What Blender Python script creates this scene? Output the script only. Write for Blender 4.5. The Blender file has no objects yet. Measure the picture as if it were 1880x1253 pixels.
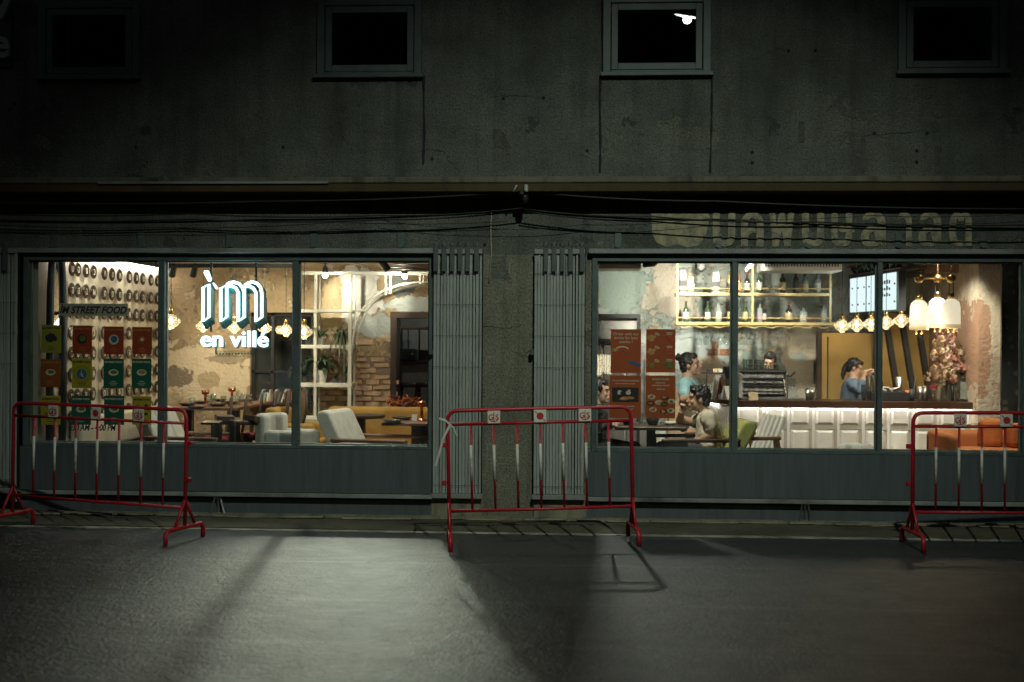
import bpy, bmesh, math, random
from mathutils import Vector, Matrix, Euler, noise
random.seed(7)
R = math.radians
SC = bpy.context.scene
COL = SC.collection

# ---------------------------------------------------------------- camera
EYE = Vector((0.605, -10.5, 1.51))
FPX = 2283.0                                   # focal length in photo pixels (1880 wide)
CAMR = Matrix.Rotation(R(3.3), 3, 'Z') @ Matrix.Rotation(R(90), 3, 'X') @ Matrix.Rotation(0.0056, 3, 'Z')
cam_d = bpy.data.cameras.new('camera')
cam_d.sensor_width = 36.0
cam_d.lens = 36.0 * FPX / 1880.0
cam_d.clip_end = 500
cam_d.dof.use_dof = True
cam_d.dof.focus_distance = 10.4
cam_d.dof.aperture_fstop = 1.9
cam = bpy.data.objects.new('camera', cam_d)
cam.matrix_world = Matrix.Translation(EYE) @ CAMR.to_4x4()
COL.objects.link(cam)
SC.camera = cam

# ---------------------------------------------------------------- night sky, faint moon, exposure
W = bpy.data.worlds.new('World'); SC.world = W; W.use_nodes = True
nt = W.node_tree
sky = nt.nodes.new('ShaderNodeTexSky'); sky.sky_type = 'NISHITA'; sky.sun_disc = False
sky.sun_elevation = R(25); sky.sun_rotation = R(200)
nt.links.new(sky.outputs[0], nt.nodes['Background'].inputs[0])
nt.nodes['Background'].inputs[1].default_value = 0.0045
sd = bpy.data.lights.new('moon', 'SUN'); sd.energy = 0.004; sd.angle = R(10); sd.color = (0.7, 0.85, 1)
so = bpy.data.objects.new('moon', sd); so.rotation_euler = (R(50), 0, R(20)); COL.objects.link(so)
SC.view_settings.view_transform = 'Standard'
SC.view_settings.look = 'None'
SC.view_settings.exposure = 0.0
SC.view_settings.gamma = 1.0
SC.cycles.use_denoising = True
SC.cycles.use_adaptive_sampling = True
SC.cycles.adaptive_threshold = 0.03
SC.cycles.max_bounces = 5
SC.cycles.diffuse_bounces = 2
SC.cycles.glossy_bounces = 2
SC.cycles.transmission_bounces = 4
SC.cycles.transparent_max_bounces = 24
SC.cycles.sample_clamp_indirect = 4.0
SC.cycles.caustics_reflective = False
SC.cycles.caustics_refractive = False

# ---------------------------------------------------------------- measuring: where a sight line meets an upright plane
def P(px, py, y):
    d = CAMR @ Vector(((px - 940) / FPX, -(py - 626.5) / FPX, -1))
    return EYE + d * ((y - EYE.y) / d.y)
def PX(px, py, x):
    d = CAMR @ Vector(((px - 940) / FPX, -(py - 626.5) / FPX, -1))
    return EYE + d * ((x - EYE.x) / d.x)
def PZ(px, py, z=0.0):
    d = CAMR @ Vector(((px - 940) / FPX, -(py - 626.5) / FPX, -1))
    return EYE + d * ((z - EYE.z) / d.z)
def S(y):                                       # metres per photo pixel at depth y
    return (y - EYE.y) / FPX

# ---------------------------------------------------------------- mesh helpers
ORG = {}
class MB:
    def __init__(s): s.v = []; s.f = []
    def add(s, vs, fs):
        n = len(s.v); s.v += [Vector(v) for v in vs]; s.f += [tuple(i + n for i in f) for f in fs]; return s
    def box(s, x0, x1, y0, y1, z0, z1):
        if x0 > x1: x0, x1 = x1, x0
        if y0 > y1: y0, y1 = y1, y0
        if z0 > z1: z0, z1 = z1, z0
        return s.add([(x0,y0,z0),(x1,y0,z0),(x1,y1,z0),(x0,y1,z0),(x0,y0,z1),(x1,y0,z1),(x1,y1,z1),(x0,y1,z1)],
                     [(3,2,1,0),(4,5,6,7),(0,1,5,4),(1,2,6,5),(2,3,7,6),(3,0,4,7)])
    def obox(s, c, size, rot=(0,0,0)):
        M = Matrix.Translation(Vector(c)) @ (rot.to_4x4() if isinstance(rot, Matrix) else Euler(rot).to_matrix().to_4x4())
        m = MB().box(-size[0]/2, size[0]/2, -size[1]/2, size[1]/2, -size[2]/2, size[2]/2)
        return s.add([M @ v for v in m.v], m.f)
    def prism(s, pts, off):                     # polygon (3d points) extruded by the vector off
        n = len(pts); off = Vector(off); a = [Vector(p) for p in pts]
        return s.add(a + [p + off for p in a], [tuple(range(n - 1, -1, -1)), tuple(range(n, 2*n))] +
                     [(i, (i+1) % n, n + (i+1) % n, n + i) for i in range(n)])
    def tube(s, pts, r, n=8, closed=False, sx=1.0):
        pts = [Vector(p) for p in pts]; m = len(pts)
        rs = r if isinstance(r, (list, tuple)) else [r] * m
        rings = []; up = None
        for i, p in enumerate(pts):
            if closed: t = pts[(i+1) % m] - pts[i-1]
            else: t = pts[min(i+1, m-1)] - pts[max(i-1, 0)]
            t = t.normalized() if t.length > 1e-9 else Vector((0,0,1))
            if up is None:
                up = Vector((0,0,1)) if abs(t.z) < 0.9 else Vector((0,1,0))
            u = (up - t * up.dot(t)); u = u.normalized() if u.length > 1e-6 else t.orthogonal().normalized()
            up = u; w = t.cross(u)
            rings.append([p + (u * math.cos(a) + w * math.sin(a) * sx) * rs[i] for a in [2*math.pi*k/n for k in range(n)]])
        vs = [v for g in rings for v in g]; fs = []
        for i in range(m if closed else m - 1):
            j = (i + 1) % m
            for k in range(n): fs.append((i*n+k, i*n+(k+1) % n, j*n+(k+1) % n, j*n+k))
        if not closed: fs += [tuple(range(n-1, -1, -1)), tuple(range((m-1)*n, m*n))]
        return s.add(vs, fs)
    def lathe(s, prof, c=(0,0,0), n=16, M=None):
        c = Vector(c); vs = []; m = len(prof)
        for r, z in prof:
            for k in range(n):
                a = 2*math.pi*k/n; v = Vector((r*math.cos(a), r*math.sin(a), z))
                vs.append(c + (M @ v if M else v))
        fs = [(i*n+k, i*n+(k+1) % n, (i+1)*n+(k+1) % n, (i+1)*n+k) for i in range(m-1) for k in range(n)]
        if prof[0][0] > 1e-6: fs.append(tuple(range(n-1, -1, -1)))
        if prof[-1][0] > 1e-6: fs.append(tuple(range((m-1)*n, m*n)))
        return s.add(vs, fs)
    def ball(s, c, r, n=12, m=8, M=None):
        rr = r if isinstance(r, (tuple, list)) else (r, r, r); c = Vector(c); vs = []; fs = []
        for i in range(m + 1):
            t = math.pi * i / m
            for k in range(n):
                a = 2*math.pi*k/n
                v = Vector((rr[0]*math.sin(t)*math.cos(a), rr[1]*math.sin(t)*math.sin(a), rr[2]*math.cos(t)))
                vs.append(c + (M @ v if M else v))
        for i in range(m):
            for k in range(n): fs.append((i*n+k, (i+1)*n+k, (i+1)*n+(k+1) % n, i*n+(k+1) % n))
        return s.add(vs, fs)
    def capsule(s, pts, rs, n=10):
        for p, r in zip(pts, rs): s.ball(p, r, n, 6)
        return s.tube(pts, rs, n)
    def xf(s, M):
        s.v = [M @ v for v in s.v]; return s
    def build(s, name, mat, parent=None, org=None, smooth=False, bevel=0.0, seg=1):
        if parent is not None: o0 = ORG.get(parent, Vector((0,0,0)))
        else: o0 = Vector(org) if org is not None else Vector((0,0,0))
        me = bpy.data.meshes.new(name)
        me.from_pydata([v - o0 for v in s.v], [], s.f); me.update()
        bm = bmesh.new(); bm.from_mesh(me); bmesh.ops.remove_doubles(bm, verts=bm.verts, dist=1e-5)
        bmesh.ops.recalc_face_normals(bm, faces=bm.faces); bm.to_mesh(me); bm.free()
        if smooth:
            for p in me.polygons: p.use_smooth = True
        if mat is not None: me.materials.append(MAT[mat] if isinstance(mat, str) else mat)
        o = bpy.data.objects.new(name, me); COL.objects.link(o)
        if parent is not None: o.parent = parent; ORG[o] = o0
        else: o.location = o0; ORG[o] = o0
        if bevel:
            b = o.modifiers.new('bevel', 'BEVEL'); b.width = bevel; b.segments = seg; b.limit_method = 'ANGLE'
        return o
def tag(o, label=None, cat=None, group=None, kind=None):
    if label: o['label'] = label
    if cat: o['category'] = cat; o['kind'] = 'thing'
    if group: o['group'] = group
    if kind: o['kind'] = kind
    return o
def thing(name, label, cat, loc=(0,0,0), group=None):
    o = bpy.data.objects.new(name, None); COL.objects.link(o); o.location = loc
    o.empty_display_size = 0.1
    ORG[o] = Vector(loc); return tag(o, label, cat, group)
def copy_tree(o, parent=None):
    c = o.copy(); COL.objects.link(c); c.parent = parent
    for ch in o.children: copy_tree(ch, c)
    return c
def inst(src, name, parent, loc, rot=(0,0,0), scale=(1,1,1)):   # a piece that shares its mesh
    o = bpy.data.objects.new(name, src.data); COL.objects.link(o); o.parent = parent
    o.location = Vector(loc) - ORG.get(parent, Vector((0,0,0))); o.rotation_euler = rot; o.scale = scale
    return o
def text_mb(s, size, org, depth=0.002, align='CENTER', bold=0.0, shear=0.0, sx=1.0, xdir=(1,0,0), zdir=(0,0,1), spacing=1.0):
    c = bpy.data.curves.new('txt', 'FONT'); c.body = s; c.size = size; c.align_x = align; c.align_y = 'CENTER'
    c.extrude = depth / 2; c.offset = bold; c.shear = shear; c.resolution_u = 3; c.space_character = spacing
    t = bpy.data.objects.new('txt', c); COL.objects.link(t)
    me = bpy.data.meshes.new_from_object(t.evaluated_get(bpy.context.evaluated_depsgraph_get()))
    X = Vector(xdir); Z = Vector(zdir); Y = X.cross(Z); m = MB()
    m.add([Vector(org) + X * v.co.x * sx + Z * v.co.y - Y * v.co.z * 1.0 for v in me.vertices], [tuple(p.vertices) for p in me.polygons])
    bpy.data.objects.remove(t); bpy.data.curves.remove(c); bpy.data.meshes.remove(me)
    return m
ORD = 'first second third fourth fifth sixth seventh eighth ninth tenth eleventh twelfth thirteenth fourteenth fifteenth sixteenth seventeenth eighteenth nineteenth twentieth twenty-first twenty-second twenty-third twenty-fourth'.split()

# ---------------------------------------------------------------- materials
MAT = {}
def nodes(name):
    m = bpy.data.materials.new(name); m.use_nodes = True; MAT[name] = m
    n = m.node_tree.nodes; return m, n, m.node_tree.links, n['Principled BSDF']
def mathn(n, l, op, a, b=None, c=None, clamp=False):
    q = n.new('ShaderNodeMath'); q.operation = op; q.use_clamp = clamp
    for i, x in enumerate((a, b, c)):
        if x is None: continue
        if isinstance(x, (int, float)): q.inputs[i].default_value = x
        else: l.new(x, q.inputs[i])
    return q.outputs[0]
def noisen(n, l, vec, scale, detail=4, rough=0.55, stretch=None):
    if stretch:
        mp = n.new('ShaderNodeMapping'); mp.inputs['Scale'].default_value = stretch; l.new(vec, mp.inputs[0]); vec = mp.outputs[0]
    q = n.new('ShaderNodeTexNoise'); q.inputs['Scale'].default_value = scale; q.inputs['Detail'].default_value = detail
    q.inputs['Roughness'].default_value = rough; l.new(vec, q.inputs['Vector']); return q.outputs['Fac']
def mixc(n, l, fac, a, b, mode='MIX'):
    q = n.new('ShaderNodeMix'); q.data_type = 'RGBA'; q.blend_type = mode
    for i, x in ((0, fac), (6, a), (7, b)):
        if isinstance(x, (int, float)): q.inputs[i].default_value = x
        elif isinstance(x, tuple): q.inputs[i].default_value = (*x, 1)
        else: l.new(x, q.inputs[i])
    return q.outputs[2]
def ramp(n, l, fac, lo, hi):
    q = n.new('ShaderNodeMapRange'); q.inputs[1].default_value = lo; q.inputs[2].default_value = hi; q.clamp = True
    l.new(fac, q.inputs[0]); return q.outputs[0]
def pos(n): return n.new('ShaderNodeNewGeometry').outputs['Position']
def bumpn(n, l, b, h, strength, dist=0.01):
    q = n.new('ShaderNodeBump'); q.inputs['Strength'].default_value = strength; q.inputs['Distance'].default_value = dist
    l.new(h, q.inputs['Height']); l.new(q.outputs[0], b.inputs['Normal'])
def M(name, col, rough=0.6, metal=0.0, var=0.25, scale=9.0, bump=0.0, bscale=40.0, emit=None, es=0.0, stretch=None, spec=0.5, grime=None, gcut=(0.5, 0.75)):
    m, n, l, b = nodes(name); p = n.new('ShaderNodeTexCoord').outputs['Object']
    f = noisen(n, l, p, scale, 5, 0.6, stretch)
    d = tuple(c * (1 - var) for c in col); u = tuple(min(1, c * (1 + var)) for c in col)
    c = mixc(n, l, ramp(n, l, f, 0.3, 0.7), d, u)
    if grime:
        c = mixc(n, l, ramp(n, l, noisen(n, l, p, scale * 0.45, 6, 0.7, stretch), *gcut), c, grime)
    l.new(c, b.inputs['Base Color'])
    rf = mathn(n, l, 'MULTIPLY_ADD', f, 0.25, rough - 0.125, True); l.new(rf, b.inputs['Roughness'])
    b.inputs['Metallic'].default_value = metal; b.inputs['Specular IOR Level'].default_value = spec
    if bump: bumpn(n, l, b, noisen(n, l, p, bscale, 4, 0.6, stretch), bump)
    if emit: b.inputs['Emission Color'].default_value = (*emit, 1); b.inputs['Emission Strength'].default_value = es
    return m
def glass(name, tint=(0.94, 0.97, 0.96), rough=0.0, ior=1.45, gain=1.0, dirt=0.0):
    m = bpy.data.materials.new(name); m.use_nodes = True; MAT[name] = m; n = m.node_tree.nodes; l = m.node_tree.links
    n.remove(n['Principled BSDF']); t = n.new('ShaderNodeBsdfTransparent'); t.inputs[0].default_value = (*tint, 1)
    g = n.new('ShaderNodeBsdfGlossy'); g.inputs['Roughness'].default_value = rough
    lw = n.new('ShaderNodeLayerWeight'); lw.inputs[0].default_value = 0.5; x = n.new('ShaderNodeMixShader'); f0 = ((ior - 1) / (ior + 1)) ** 2
    l.new(mathn(n, l, 'MULTIPLY', mathn(n, l, 'MULTIPLY_ADD', mathn(n, l, 'POWER', lw.outputs['Facing'], 5.0), 1 - f0, f0), gain, None, True), x.inputs[0])
    l.new(t.outputs[0], x.inputs[1]); l.new(g.outputs[0], x.inputs[2]); l.new(x.outputs[0], n['Material Output'].inputs[0])
    if dirt:                                    # wiped dust and smears on the pane
        p = pos(n); d = n.new('ShaderNodeBsdfDiffuse'); d.inputs[0].default_value = (.5, .5, .45, 1); y = n.new('ShaderNodeMixShader')
        sm = mathn(n, l, 'MULTIPLY', ramp(n, l, noisen(n, l, p, 3.0, 1, 0.6, (1, 1, .5)), .4, .8), dirt); l.new(sm, y.inputs[0]); l.new(x.outputs[0], y.inputs[1]); l.new(d.outputs[0], y.inputs[2]); l.new(y.outputs[0], n['Material Output'].inputs[0])
    return m
def plaster(name, base, blobs=(), var=0.18, bump=0.25, streak=0.0, streak_col=(0.05, 0.05, 0.04), grain=0.0, rough=0.85, soft=0.06, nz=0.5, nscale=5.0, peel=()):
    """old plaster: base colour, patches (x, z, rx, rz, colour) with ragged edges, streaks running down, roughcast grain"""
    m, n, l, b = nodes(name); p = pos(n)
    c = mixc(n, l, ramp(n, l, noisen(n, l, p, 1.7, 5, 0.62), 0.3, 0.7), tuple(x*(1-var) for x in base), tuple(x*(1+var) for x in base))
    c = mixc(n, l, mathn(n, l, 'MULTIPLY', ramp(n, l, noisen(n, l, p, 9, 4, 0.7), 0.5, 0.8), 0.35), c, tuple(x*0.5 for x in base))
    sx = n.new('ShaderNodeSeparateXYZ'); l.new(p, sx.inputs[0]); h = None
    w = noisen(n, l, p, nscale, 6, 0.65)
    for sc_, lo_, pc_ in peel:
        k = ramp(n, l, noisen(n, l, p, sc_, 6, 0.68), lo_, lo_ + 0.018); c = mixc(n, l, k, c, pc_); h = k if h is None else mathn(n, l, 'MAXIMUM', h, k)
    for bx, bz, rx, rz, bc in blobs:
        u = mathn(n, l, 'DIVIDE', mathn(n, l, 'SUBTRACT', sx.outputs[0], bx), rx); v = mathn(n, l, 'DIVIDE', mathn(n, l, 'SUBTRACT', sx.outputs[2], bz), rz)
        d = mathn(n, l, 'SQRT', mathn(n, l, 'ADD', mathn(n, l, 'MULTIPLY', u, u), mathn(n, l, 'MULTIPLY', v, v)))
        d = mathn(n, l, 'ADD', d, mathn(n, l, 'MULTIPLY', mathn(n, l, 'SUBTRACT', w, 0.5), nz * 3.2))
        k = ramp(n, l, d, 1.0 + soft, 1.0 - soft)
        c = mixc(n, l, k, c, bc); h = k if h is None else mathn(n, l, 'MAXIMUM', h, k)
    if streak:
        s = noisen(n, l, p, 2.2, 6, 0.7, (2.6, 1, 0.22)); c = mixc(n, l, mathn(n, l, 'MULTIPLY', ramp(n, l, s, 0.47, 0.72), streak), c, streak_col)
    hh = noisen(n, l, p, 26, 4, 0.7)
    if h is not None: hh = mathn(n, l, 'ADD', hh, mathn(n, l, 'MULTIPLY', h, -0.6))
    if grain:
        g = noisen(n, l, p, 62, 3, 0.65); c = mixc(n, l, mathn(n, l, 'MULTIPLY', ramp(n, l, g, 0.42, 0.62), grain), c, tuple(x*0.28 for x in base))
        hh = mathn(n, l, 'ADD', hh, mathn(n, l, 'MULTIPLY', g, 1.2))
    l.new(c, b.inputs['Base Color']); b.inputs['Roughness'].default_value = rough; b.inputs['Specular IOR Level'].default_value = 0.25
    bumpn(n, l, b, hh, bump, 0.02); return m
def backlit(name, col, k=0.35, var=0.06):
    m = M(name, col, .7, var=var); n = m.node_tree.nodes; l = m.node_tree.links; b = n['Principled BSDF']
    t = n.new('ShaderNodeBsdfTranslucent'); l.new(b.inputs['Base Color'].links[0].from_socket, t.inputs[0]); x = n.new('ShaderNodeMixShader'); x.inputs[0].default_value = k
    l.new(b.outputs[0], x.inputs[1]); l.new(t.outputs[0], x.inputs[2]); l.new(x.outputs[0], n['Material Output'].inputs[0]); return m
def emis(name, col, st):
    m = bpy.data.materials.new(name); m.use_nodes = True; MAT[name] = m; n = m.node_tree.nodes; l = m.node_tree.links
    n.remove(n['Principled BSDF']); e = n.new('ShaderNodeEmission'); e.inputs[0].default_value = (*col, 1); e.inputs[1].default_value = st
    l.new(e.outputs[0], n['Material Output'].inputs[0]); return m
def lamp(name, kind, loc, power, col=(1, 0.85, 0.62), r=0.03, parent=None, aim=None, size=60, blend=0.6):
    d = bpy.data.lights.new(name, kind); d.energy = power; d.color = col; d.shadow_soft_size = r
    if kind == 'SPOT': d.spot_size = R(size); d.spot_blend = blend
    o = bpy.data.objects.new(name, d); COL.objects.link(o)
    if parent is not None: o.parent = parent; o.location = Vector(loc) - ORG.get(parent, Vector((0,0,0)))
    else: o.location = loc
    if aim is not None: o.rotation_euler = (Vector(aim) - Vector(loc)).to_track_quat('-Z', 'Y').to_euler()
    return o
# ---------------------------------------------------------------- palette
plaster('stucco', (0.155, 0.165, 0.14), streak=0.55, streak_col=(0.04, 0.045, 0.04), grain=0.6, bump=0.7, var=0.42, peel=((1.1, 0.60, (0.10, 0.105, 0.085)), (0.8, 0.60, (0.20, 0.205, 0.165)), (2.6, 0.64, (0.08, 0.085, 0.07))))
plaster('stucco_pillar', (0.27, 0.262, 0.20), streak=0.8, streak_col=(0.07, 0.07, 0.05), grain=0.65, bump=0.7, var=0.35, peel=((1.7, 0.60, (0.19, 0.175, 0.13)),))
plaster('ledge_paint', (0.07, 0.05, 0.022), streak=0.7, streak_col=(0.03, 0.026, 0.02), bump=0.4)
plaster('ledge_cap', (0.15, 0.135, 0.10), streak=1.0, streak_col=(0.02, 0.022, 0.02), bump=0.5)
plaster('base_concrete', (0.26, 0.24, 0.17), streak=0.8, streak_col=(0.03, 0.03, 0.025), bump=0.5)
M('gate_paint', (0.34, 0.365, 0.335), 0.55, var=0.15, scale=5, stretch=(8, 8, 0.6), grime=(0.15, 0.15, 0.13), gcut=(0.52, 0.8), bump=0.15)
M('gate_dark', (0.075, 0.09, 0.085), 0.6, var=0.3)
M('frame_paint', (0.085, 0.115, 0.112), 0.5, var=0.2, grime=(0.05, 0.055, 0.05))
M('frame_upper', (0.075, 0.105, 0.102), 0.5, var=0.2, grime=(0.06, 0.075, 0.07))
M('panel_paint', (0.080, 0.098, 0.104), 0.55, var=0.14, scale=4, stretch=(7, 7, 0.5), grime=(0.05, 0.056, 0.052), gcut=(0.5, 0.8), bump=.12, bscale=12)
M('rail_paint', (0.24, 0.26, 0.24), 0.5, var=0.25, scale=3, grime=(0.08, 0.08, 0.07), gcut=(0.5, 0.7))
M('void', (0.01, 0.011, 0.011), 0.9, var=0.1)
M('crack', (0.02, 0.022, 0.02), 0.95, var=0.3)
M('cable', (0.015, 0.014, 0.013), 0.6, var=0.2)
M('cable_pale', (0.35, 0.31, 0.2), 0.6, var=0.2)
M('barrier_red', (0.42, 0.013, 0.022), 0.42, var=0.22, scale=36, grime=(0.10, 0.035, 0.025), gcut=(0.60, 0.66), bump=.1)
M('barrier_white', (0.62, 0.60, 0.54), 0.5, var=0.15, scale=20, grime=(0.3, 0.26, 0.2), gcut=(0.55, 0.66))
M('plate_white', (0.68, 0.64, 0.55), 0.5, var=0.08, grime=(0.4, 0.33, 0.26), gcut=(0.6, 0.8))
M('print_red', (0.40, 0.02, 0.025), 0.6, var=0.15)
M('tape', (0.55, 0.55, 0.5), 0.4, var=0.1)
M('steel', (0.55, 0.55, 0.52), 0.36, 1.0, var=0.15)
M('letter_grey', (0.38, 0.40, 0.38), 0.5, var=0.1)
M('sign_box', (0.04, 0.045, 0.045), 0.5, var=0.2)
M('marking', (0.42, 0.40, 0.32), 0.7, var=0.3, scale=6, grime=(0.10, 0.10, 0.09), gcut=(0.42, 0.62))
glass('pane', (0.95, 0.97, 0.96), 0.0, 1.5, 1.7, 0.05)
glass('pane_upper', (0.10, 0.12, 0.12), 0.0, 1.5, 1.3)
m, n, l, b = nodes('thai_paint')            # old sign paint, worn through to the stucco
p = pos(n)
l.new(mixc(n, l, ramp(n, l, noisen(n, l, p, 11, 5, 0.75), 0.42, 0.62), (0.40, 0.35, 0.22), (0.18, 0.175, 0.135)), b.inputs['Base Color'])
b.inputs['Roughness'].default_value = 0.9; bumpn(n, l, b, noisen(n, l, p, 130, 2, 0.5), 0.4)

m, n, l, b = nodes('asphalt')
p = pos(n); sx = n.new('ShaderNodeSeparateXYZ'); l.new(p, sx.inputs[0])
c = mixc(n, l, ramp(n, l, noisen(n, l, p, 0.9, 7, 0.65), 0.3, 0.7), (0.013, 0.016, 0.016), (0.035, 0.039, 0.039))
c = mixc(n, l, mathn(n, l, 'MULTIPLY', ramp(n, l, noisen(n, l, p, 75, 4, 0.75), 0.44, 0.66), 0.75), c, (0.065, 0.07, 0.067))
c = mixc(n, l, mathn(n, l, 'MULTIPLY', ramp(n, l, noisen(n, l, p, 1.6, 5, 0.7, (0.14, 2.4, 1)), 0.45, 0.68), 0.75), c, (0.014, 0.016, 0.017))
wob = mathn(n, l, 'MULTIPLY', mathn(n, l, 'SUBTRACT', noisen(n, l, p, 0.8, 3, 0.6), 0.5), 0.10)
yy = mathn(n, l, 'ADD', sx.outputs[1], wob)
for y0, wd, k in ((-2.12, 0.035, 0.55), (-3.35, 0.03, 0.4), (-4.35, 0.05, 0.3), (-5.3, 0.04, 0.25)):   # pale old joints in the surface
    s = ramp(n, l, mathn(n, l, 'ABSOLUTE', mathn(n, l, 'SUBTRACT', yy, y0)), wd, wd * 0.3)
    c = mixc(n, l, mathn(n, l, 'MULTIPLY', s, k), c, (0.10, 0.10, 0.088))
vo = n.new('ShaderNodeTexVoronoi'); vo.feature = 'DISTANCE_TO_EDGE'; vo.inputs['Scale'].default_value = .55
wv = n.new('ShaderNodeVectorMath'); wv.operation = 'ADD'; wn = n.new('ShaderNodeTexNoise'); wn.inputs['Scale'].default_value = 1.7; wn.inputs['Detail'].default_value = 5; l.new(p, wn.inputs['Vector']); l.new(p, wv.inputs[0]); l.new(wn.outputs['Color'], wv.inputs[1]); l.new(wv.outputs[0], vo.inputs['Vector'])
c = mixc(n, l, mathn(n, l, 'MULTIPLY', ramp(n, l, vo.outputs['Distance'], .012, .004), .8), c, (0.008, 0.009, 0.009))      # fine cracks
c = mixc(n, l, mathn(n, l, 'MULTIPLY', ramp(n, l, noisen(n, l, p, 1.1, 5, 0.6), .60, .68), .6), c, (0.014, 0.015, 0.015))    # oil stains
l.new(c, b.inputs['Base Color'])
l.new(mathn(n, l, 'MULTIPLY_ADD', noisen(n, l, p, 3.5, 4, 0.7), 0.30, 0.30), b.inputs['Roughness'])
b.inputs['Specular IOR Level'].default_value = 0.75
bumpn(n, l, b, mathn(n, l, 'ADD', noisen(n, l, p, 42, 4, 0.75), mathn(n, l, 'MULTIPLY', noisen(n, l, p, 13, 4, 0.7), 1.2)), 0.55, 0.018)

# ---------------------------------------------------------------- ground
KY = PZ(640, 976).y                          # edge of the gutter strip
tag(MB().box(-40, 40, -40, 0.0, -0.3, 0.0).build('road', 'asphalt'), kind='structure')
g = MB().box(-40, 40, KY + 0.06, 0.0, 0.0005, 0.010).build('gutter_pavement', None); tag(g, kind='structure')
plaster('gutter', (0.125, 0.115, 0.08), streak=0.0, bump=0.6, grain=0.3, var=0.35); g.data.materials.append(MAT['gutter'])
tag(MB().box(-40, 40, KY - 0.035, KY + 0.035, 0.001, 0.006).build('road_marking', 'marking'), kind='structure')
# uneven wall foot: short lumps of old render along the base of the wall
foot = tag(MB().box(-9, 9, -0.10, 0.0, 0.010, 0.03).build('wall_footing', 'base_concrete'), kind='structure')
for i in range(26):
    x = -4.6 + i * 0.37 + random.uniform(-.1, .1); w = random.uniform(.2, .4); h = random.uniform(.010, .026)
    MB().obox((x, -0.11 - random.uniform(0, .05), 0.01 + h/2), (w, random.uniform(.06, .14), h), (0, random.uniform(-.03, .03), random.uniform(-.08, .08))).build('render_lump', 'base_concrete', foot, bevel=0.012)

# ---------------------------------------------------------------- the building
BLD = thing('shophouse_building', 'old grey stucco shophouse with lit cafe shopfront windows on the ground floor', 'building', (0, 0, 0))
def fx(px, py=650, y=0.0): return P(px, py, y).x
def fz(py, px=940, y=0.0): return P(px, py, y).z
Z_UWB = (fz(138, 420) + fz(138, 1480)) / 2      # bottom of upper window frames
Z_UWT = fz(-2)
Z_LT = fz(325, y=-.3); Z_LB = fz(352, y=-.3)    # ledge
Z_RT = fz(458); Z_RB = fz(467)                  # rail over the shop windows
Z_WT = (fz(468, 420) + fz(468, 1480)) / 2       # outer top of window frame
Z_WB = (fz(822, 420) + fz(834, 1480)) / 2
Z_PR = (fz(904, 420) + fz(914, 1480)) / 2
WB, WT = Z_WB, Z_WT
print('levels', Z_UWB, Z_UWT, Z_LT, Z_LB, Z_RT, Z_WT, Z_WB, Z_PR)
XL, XR = -7.5, 7.5
UW = [(72, 258), (583, 775), (1107, 1305), (1648, 1848)]
uw = [(fx(a, 70), fx(b_, 70)) for a, b_ in UW]
# upper wall around the four openings
wl = MB(); x = XL
for a, b_ in uw:
    wl.box(x, a, 0, .22, Z_LT - .02, 6.2); wl.box(a, b_, 0, .22, Z_LT - .02, Z_UWB); wl.box(a, b_, 0, .22, Z_UWT, 6.2); x = b_
wl.box(x, XR, 0, .22, Z_LT - .02, 6.2); wl.build('upper_wall', 'stucco', BLD)
# window seams: render edges running down from the window corners
for x0, za, zb, w in ((fx(775, 200) + .01, Z_UWB, fz(302), .013), (fx(1104, 200) - .01, Z_UWB, fz(318), .013), (fx(1306, 200), Z_UWB, fz(320), .011), (fx(1104) - .01, Z_UWB, Z_UWT, .008)):
    pts = [(x0 + .012 * noise.noise(Vector((x0*7, z*3, 0))), -0.002, z) for z in [zb + (za - zb) * k / 14 for k in range(15)]]
    MB().tube(pts, [w * random.uniform(.5, 1.1) for _ in pts], 5).build('render_crack', 'crack', BLD)
for path, w in (([(775,275),(795,275),(815,278),(825,295),(848,318)], .005), ([(905,176),(960,178),(1000,182)], .004), ([(1090,318),(1085,290),(1060,284)], .004), ([(775,132),(760,150),(740,155)], .004), ([(1585,320),(1582,280),(1585,250),(1725,240),(1727,290)], .005), ([(890,600),(930,604),(968,595)], .004), ([(930,640),(960,655),(978,640)], .004), ([(1380,110),(1430,90),(1448,95)], .003)):
    cp = []
    for (a, b_), (c_, d_) in zip(path[:-1], path[1:]):
        for k in range(9): cp.append(P(a + (c_ - a)*k/9 + random.uniform(-2.2, 2.2), b_ + (d_ - b_)*k/9 + random.uniform(-2.2, 2.2), 0.0))
    MB().tube(cp, [w*random.uniform(.25, .8) for _ in cp], 5).build('render_crack', 'crack', BLD)
M('pocket', (0.085, 0.082, 0.065), .9, var=.4, scale=20)
# cut pockets and small fixings in the stucco
for a, b_, c_, d_ in ((908, 238, 921, 272), (1466, 223, 1477, 263), (440, 245, 449, 285), (1580, 255, 1590, 315), (1716, 268, 1727, 318)):
    p0 = P(a, d_, 0); p1 = P(c_, b_, 0); MB().box(p0.x, p1.x, -.004, .004, p0.z, p1.z).build('wall_pocket', 'pocket', BLD, bevel=.002)
for a, b_ in ((924,181),(998,180),(793,292),(1078,277),(1381,280),(1381,299),(1448,94),(1497,93),(520,271),(250,270),(1605,245),(1702,245),(1683,277),(1683,298),(890,450),(870,490)):
    MB().ball(P(a, b_, 0), (.014, .012, .016), 8, 5).build('fixing_hole', 'crack', BLD)
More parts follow.
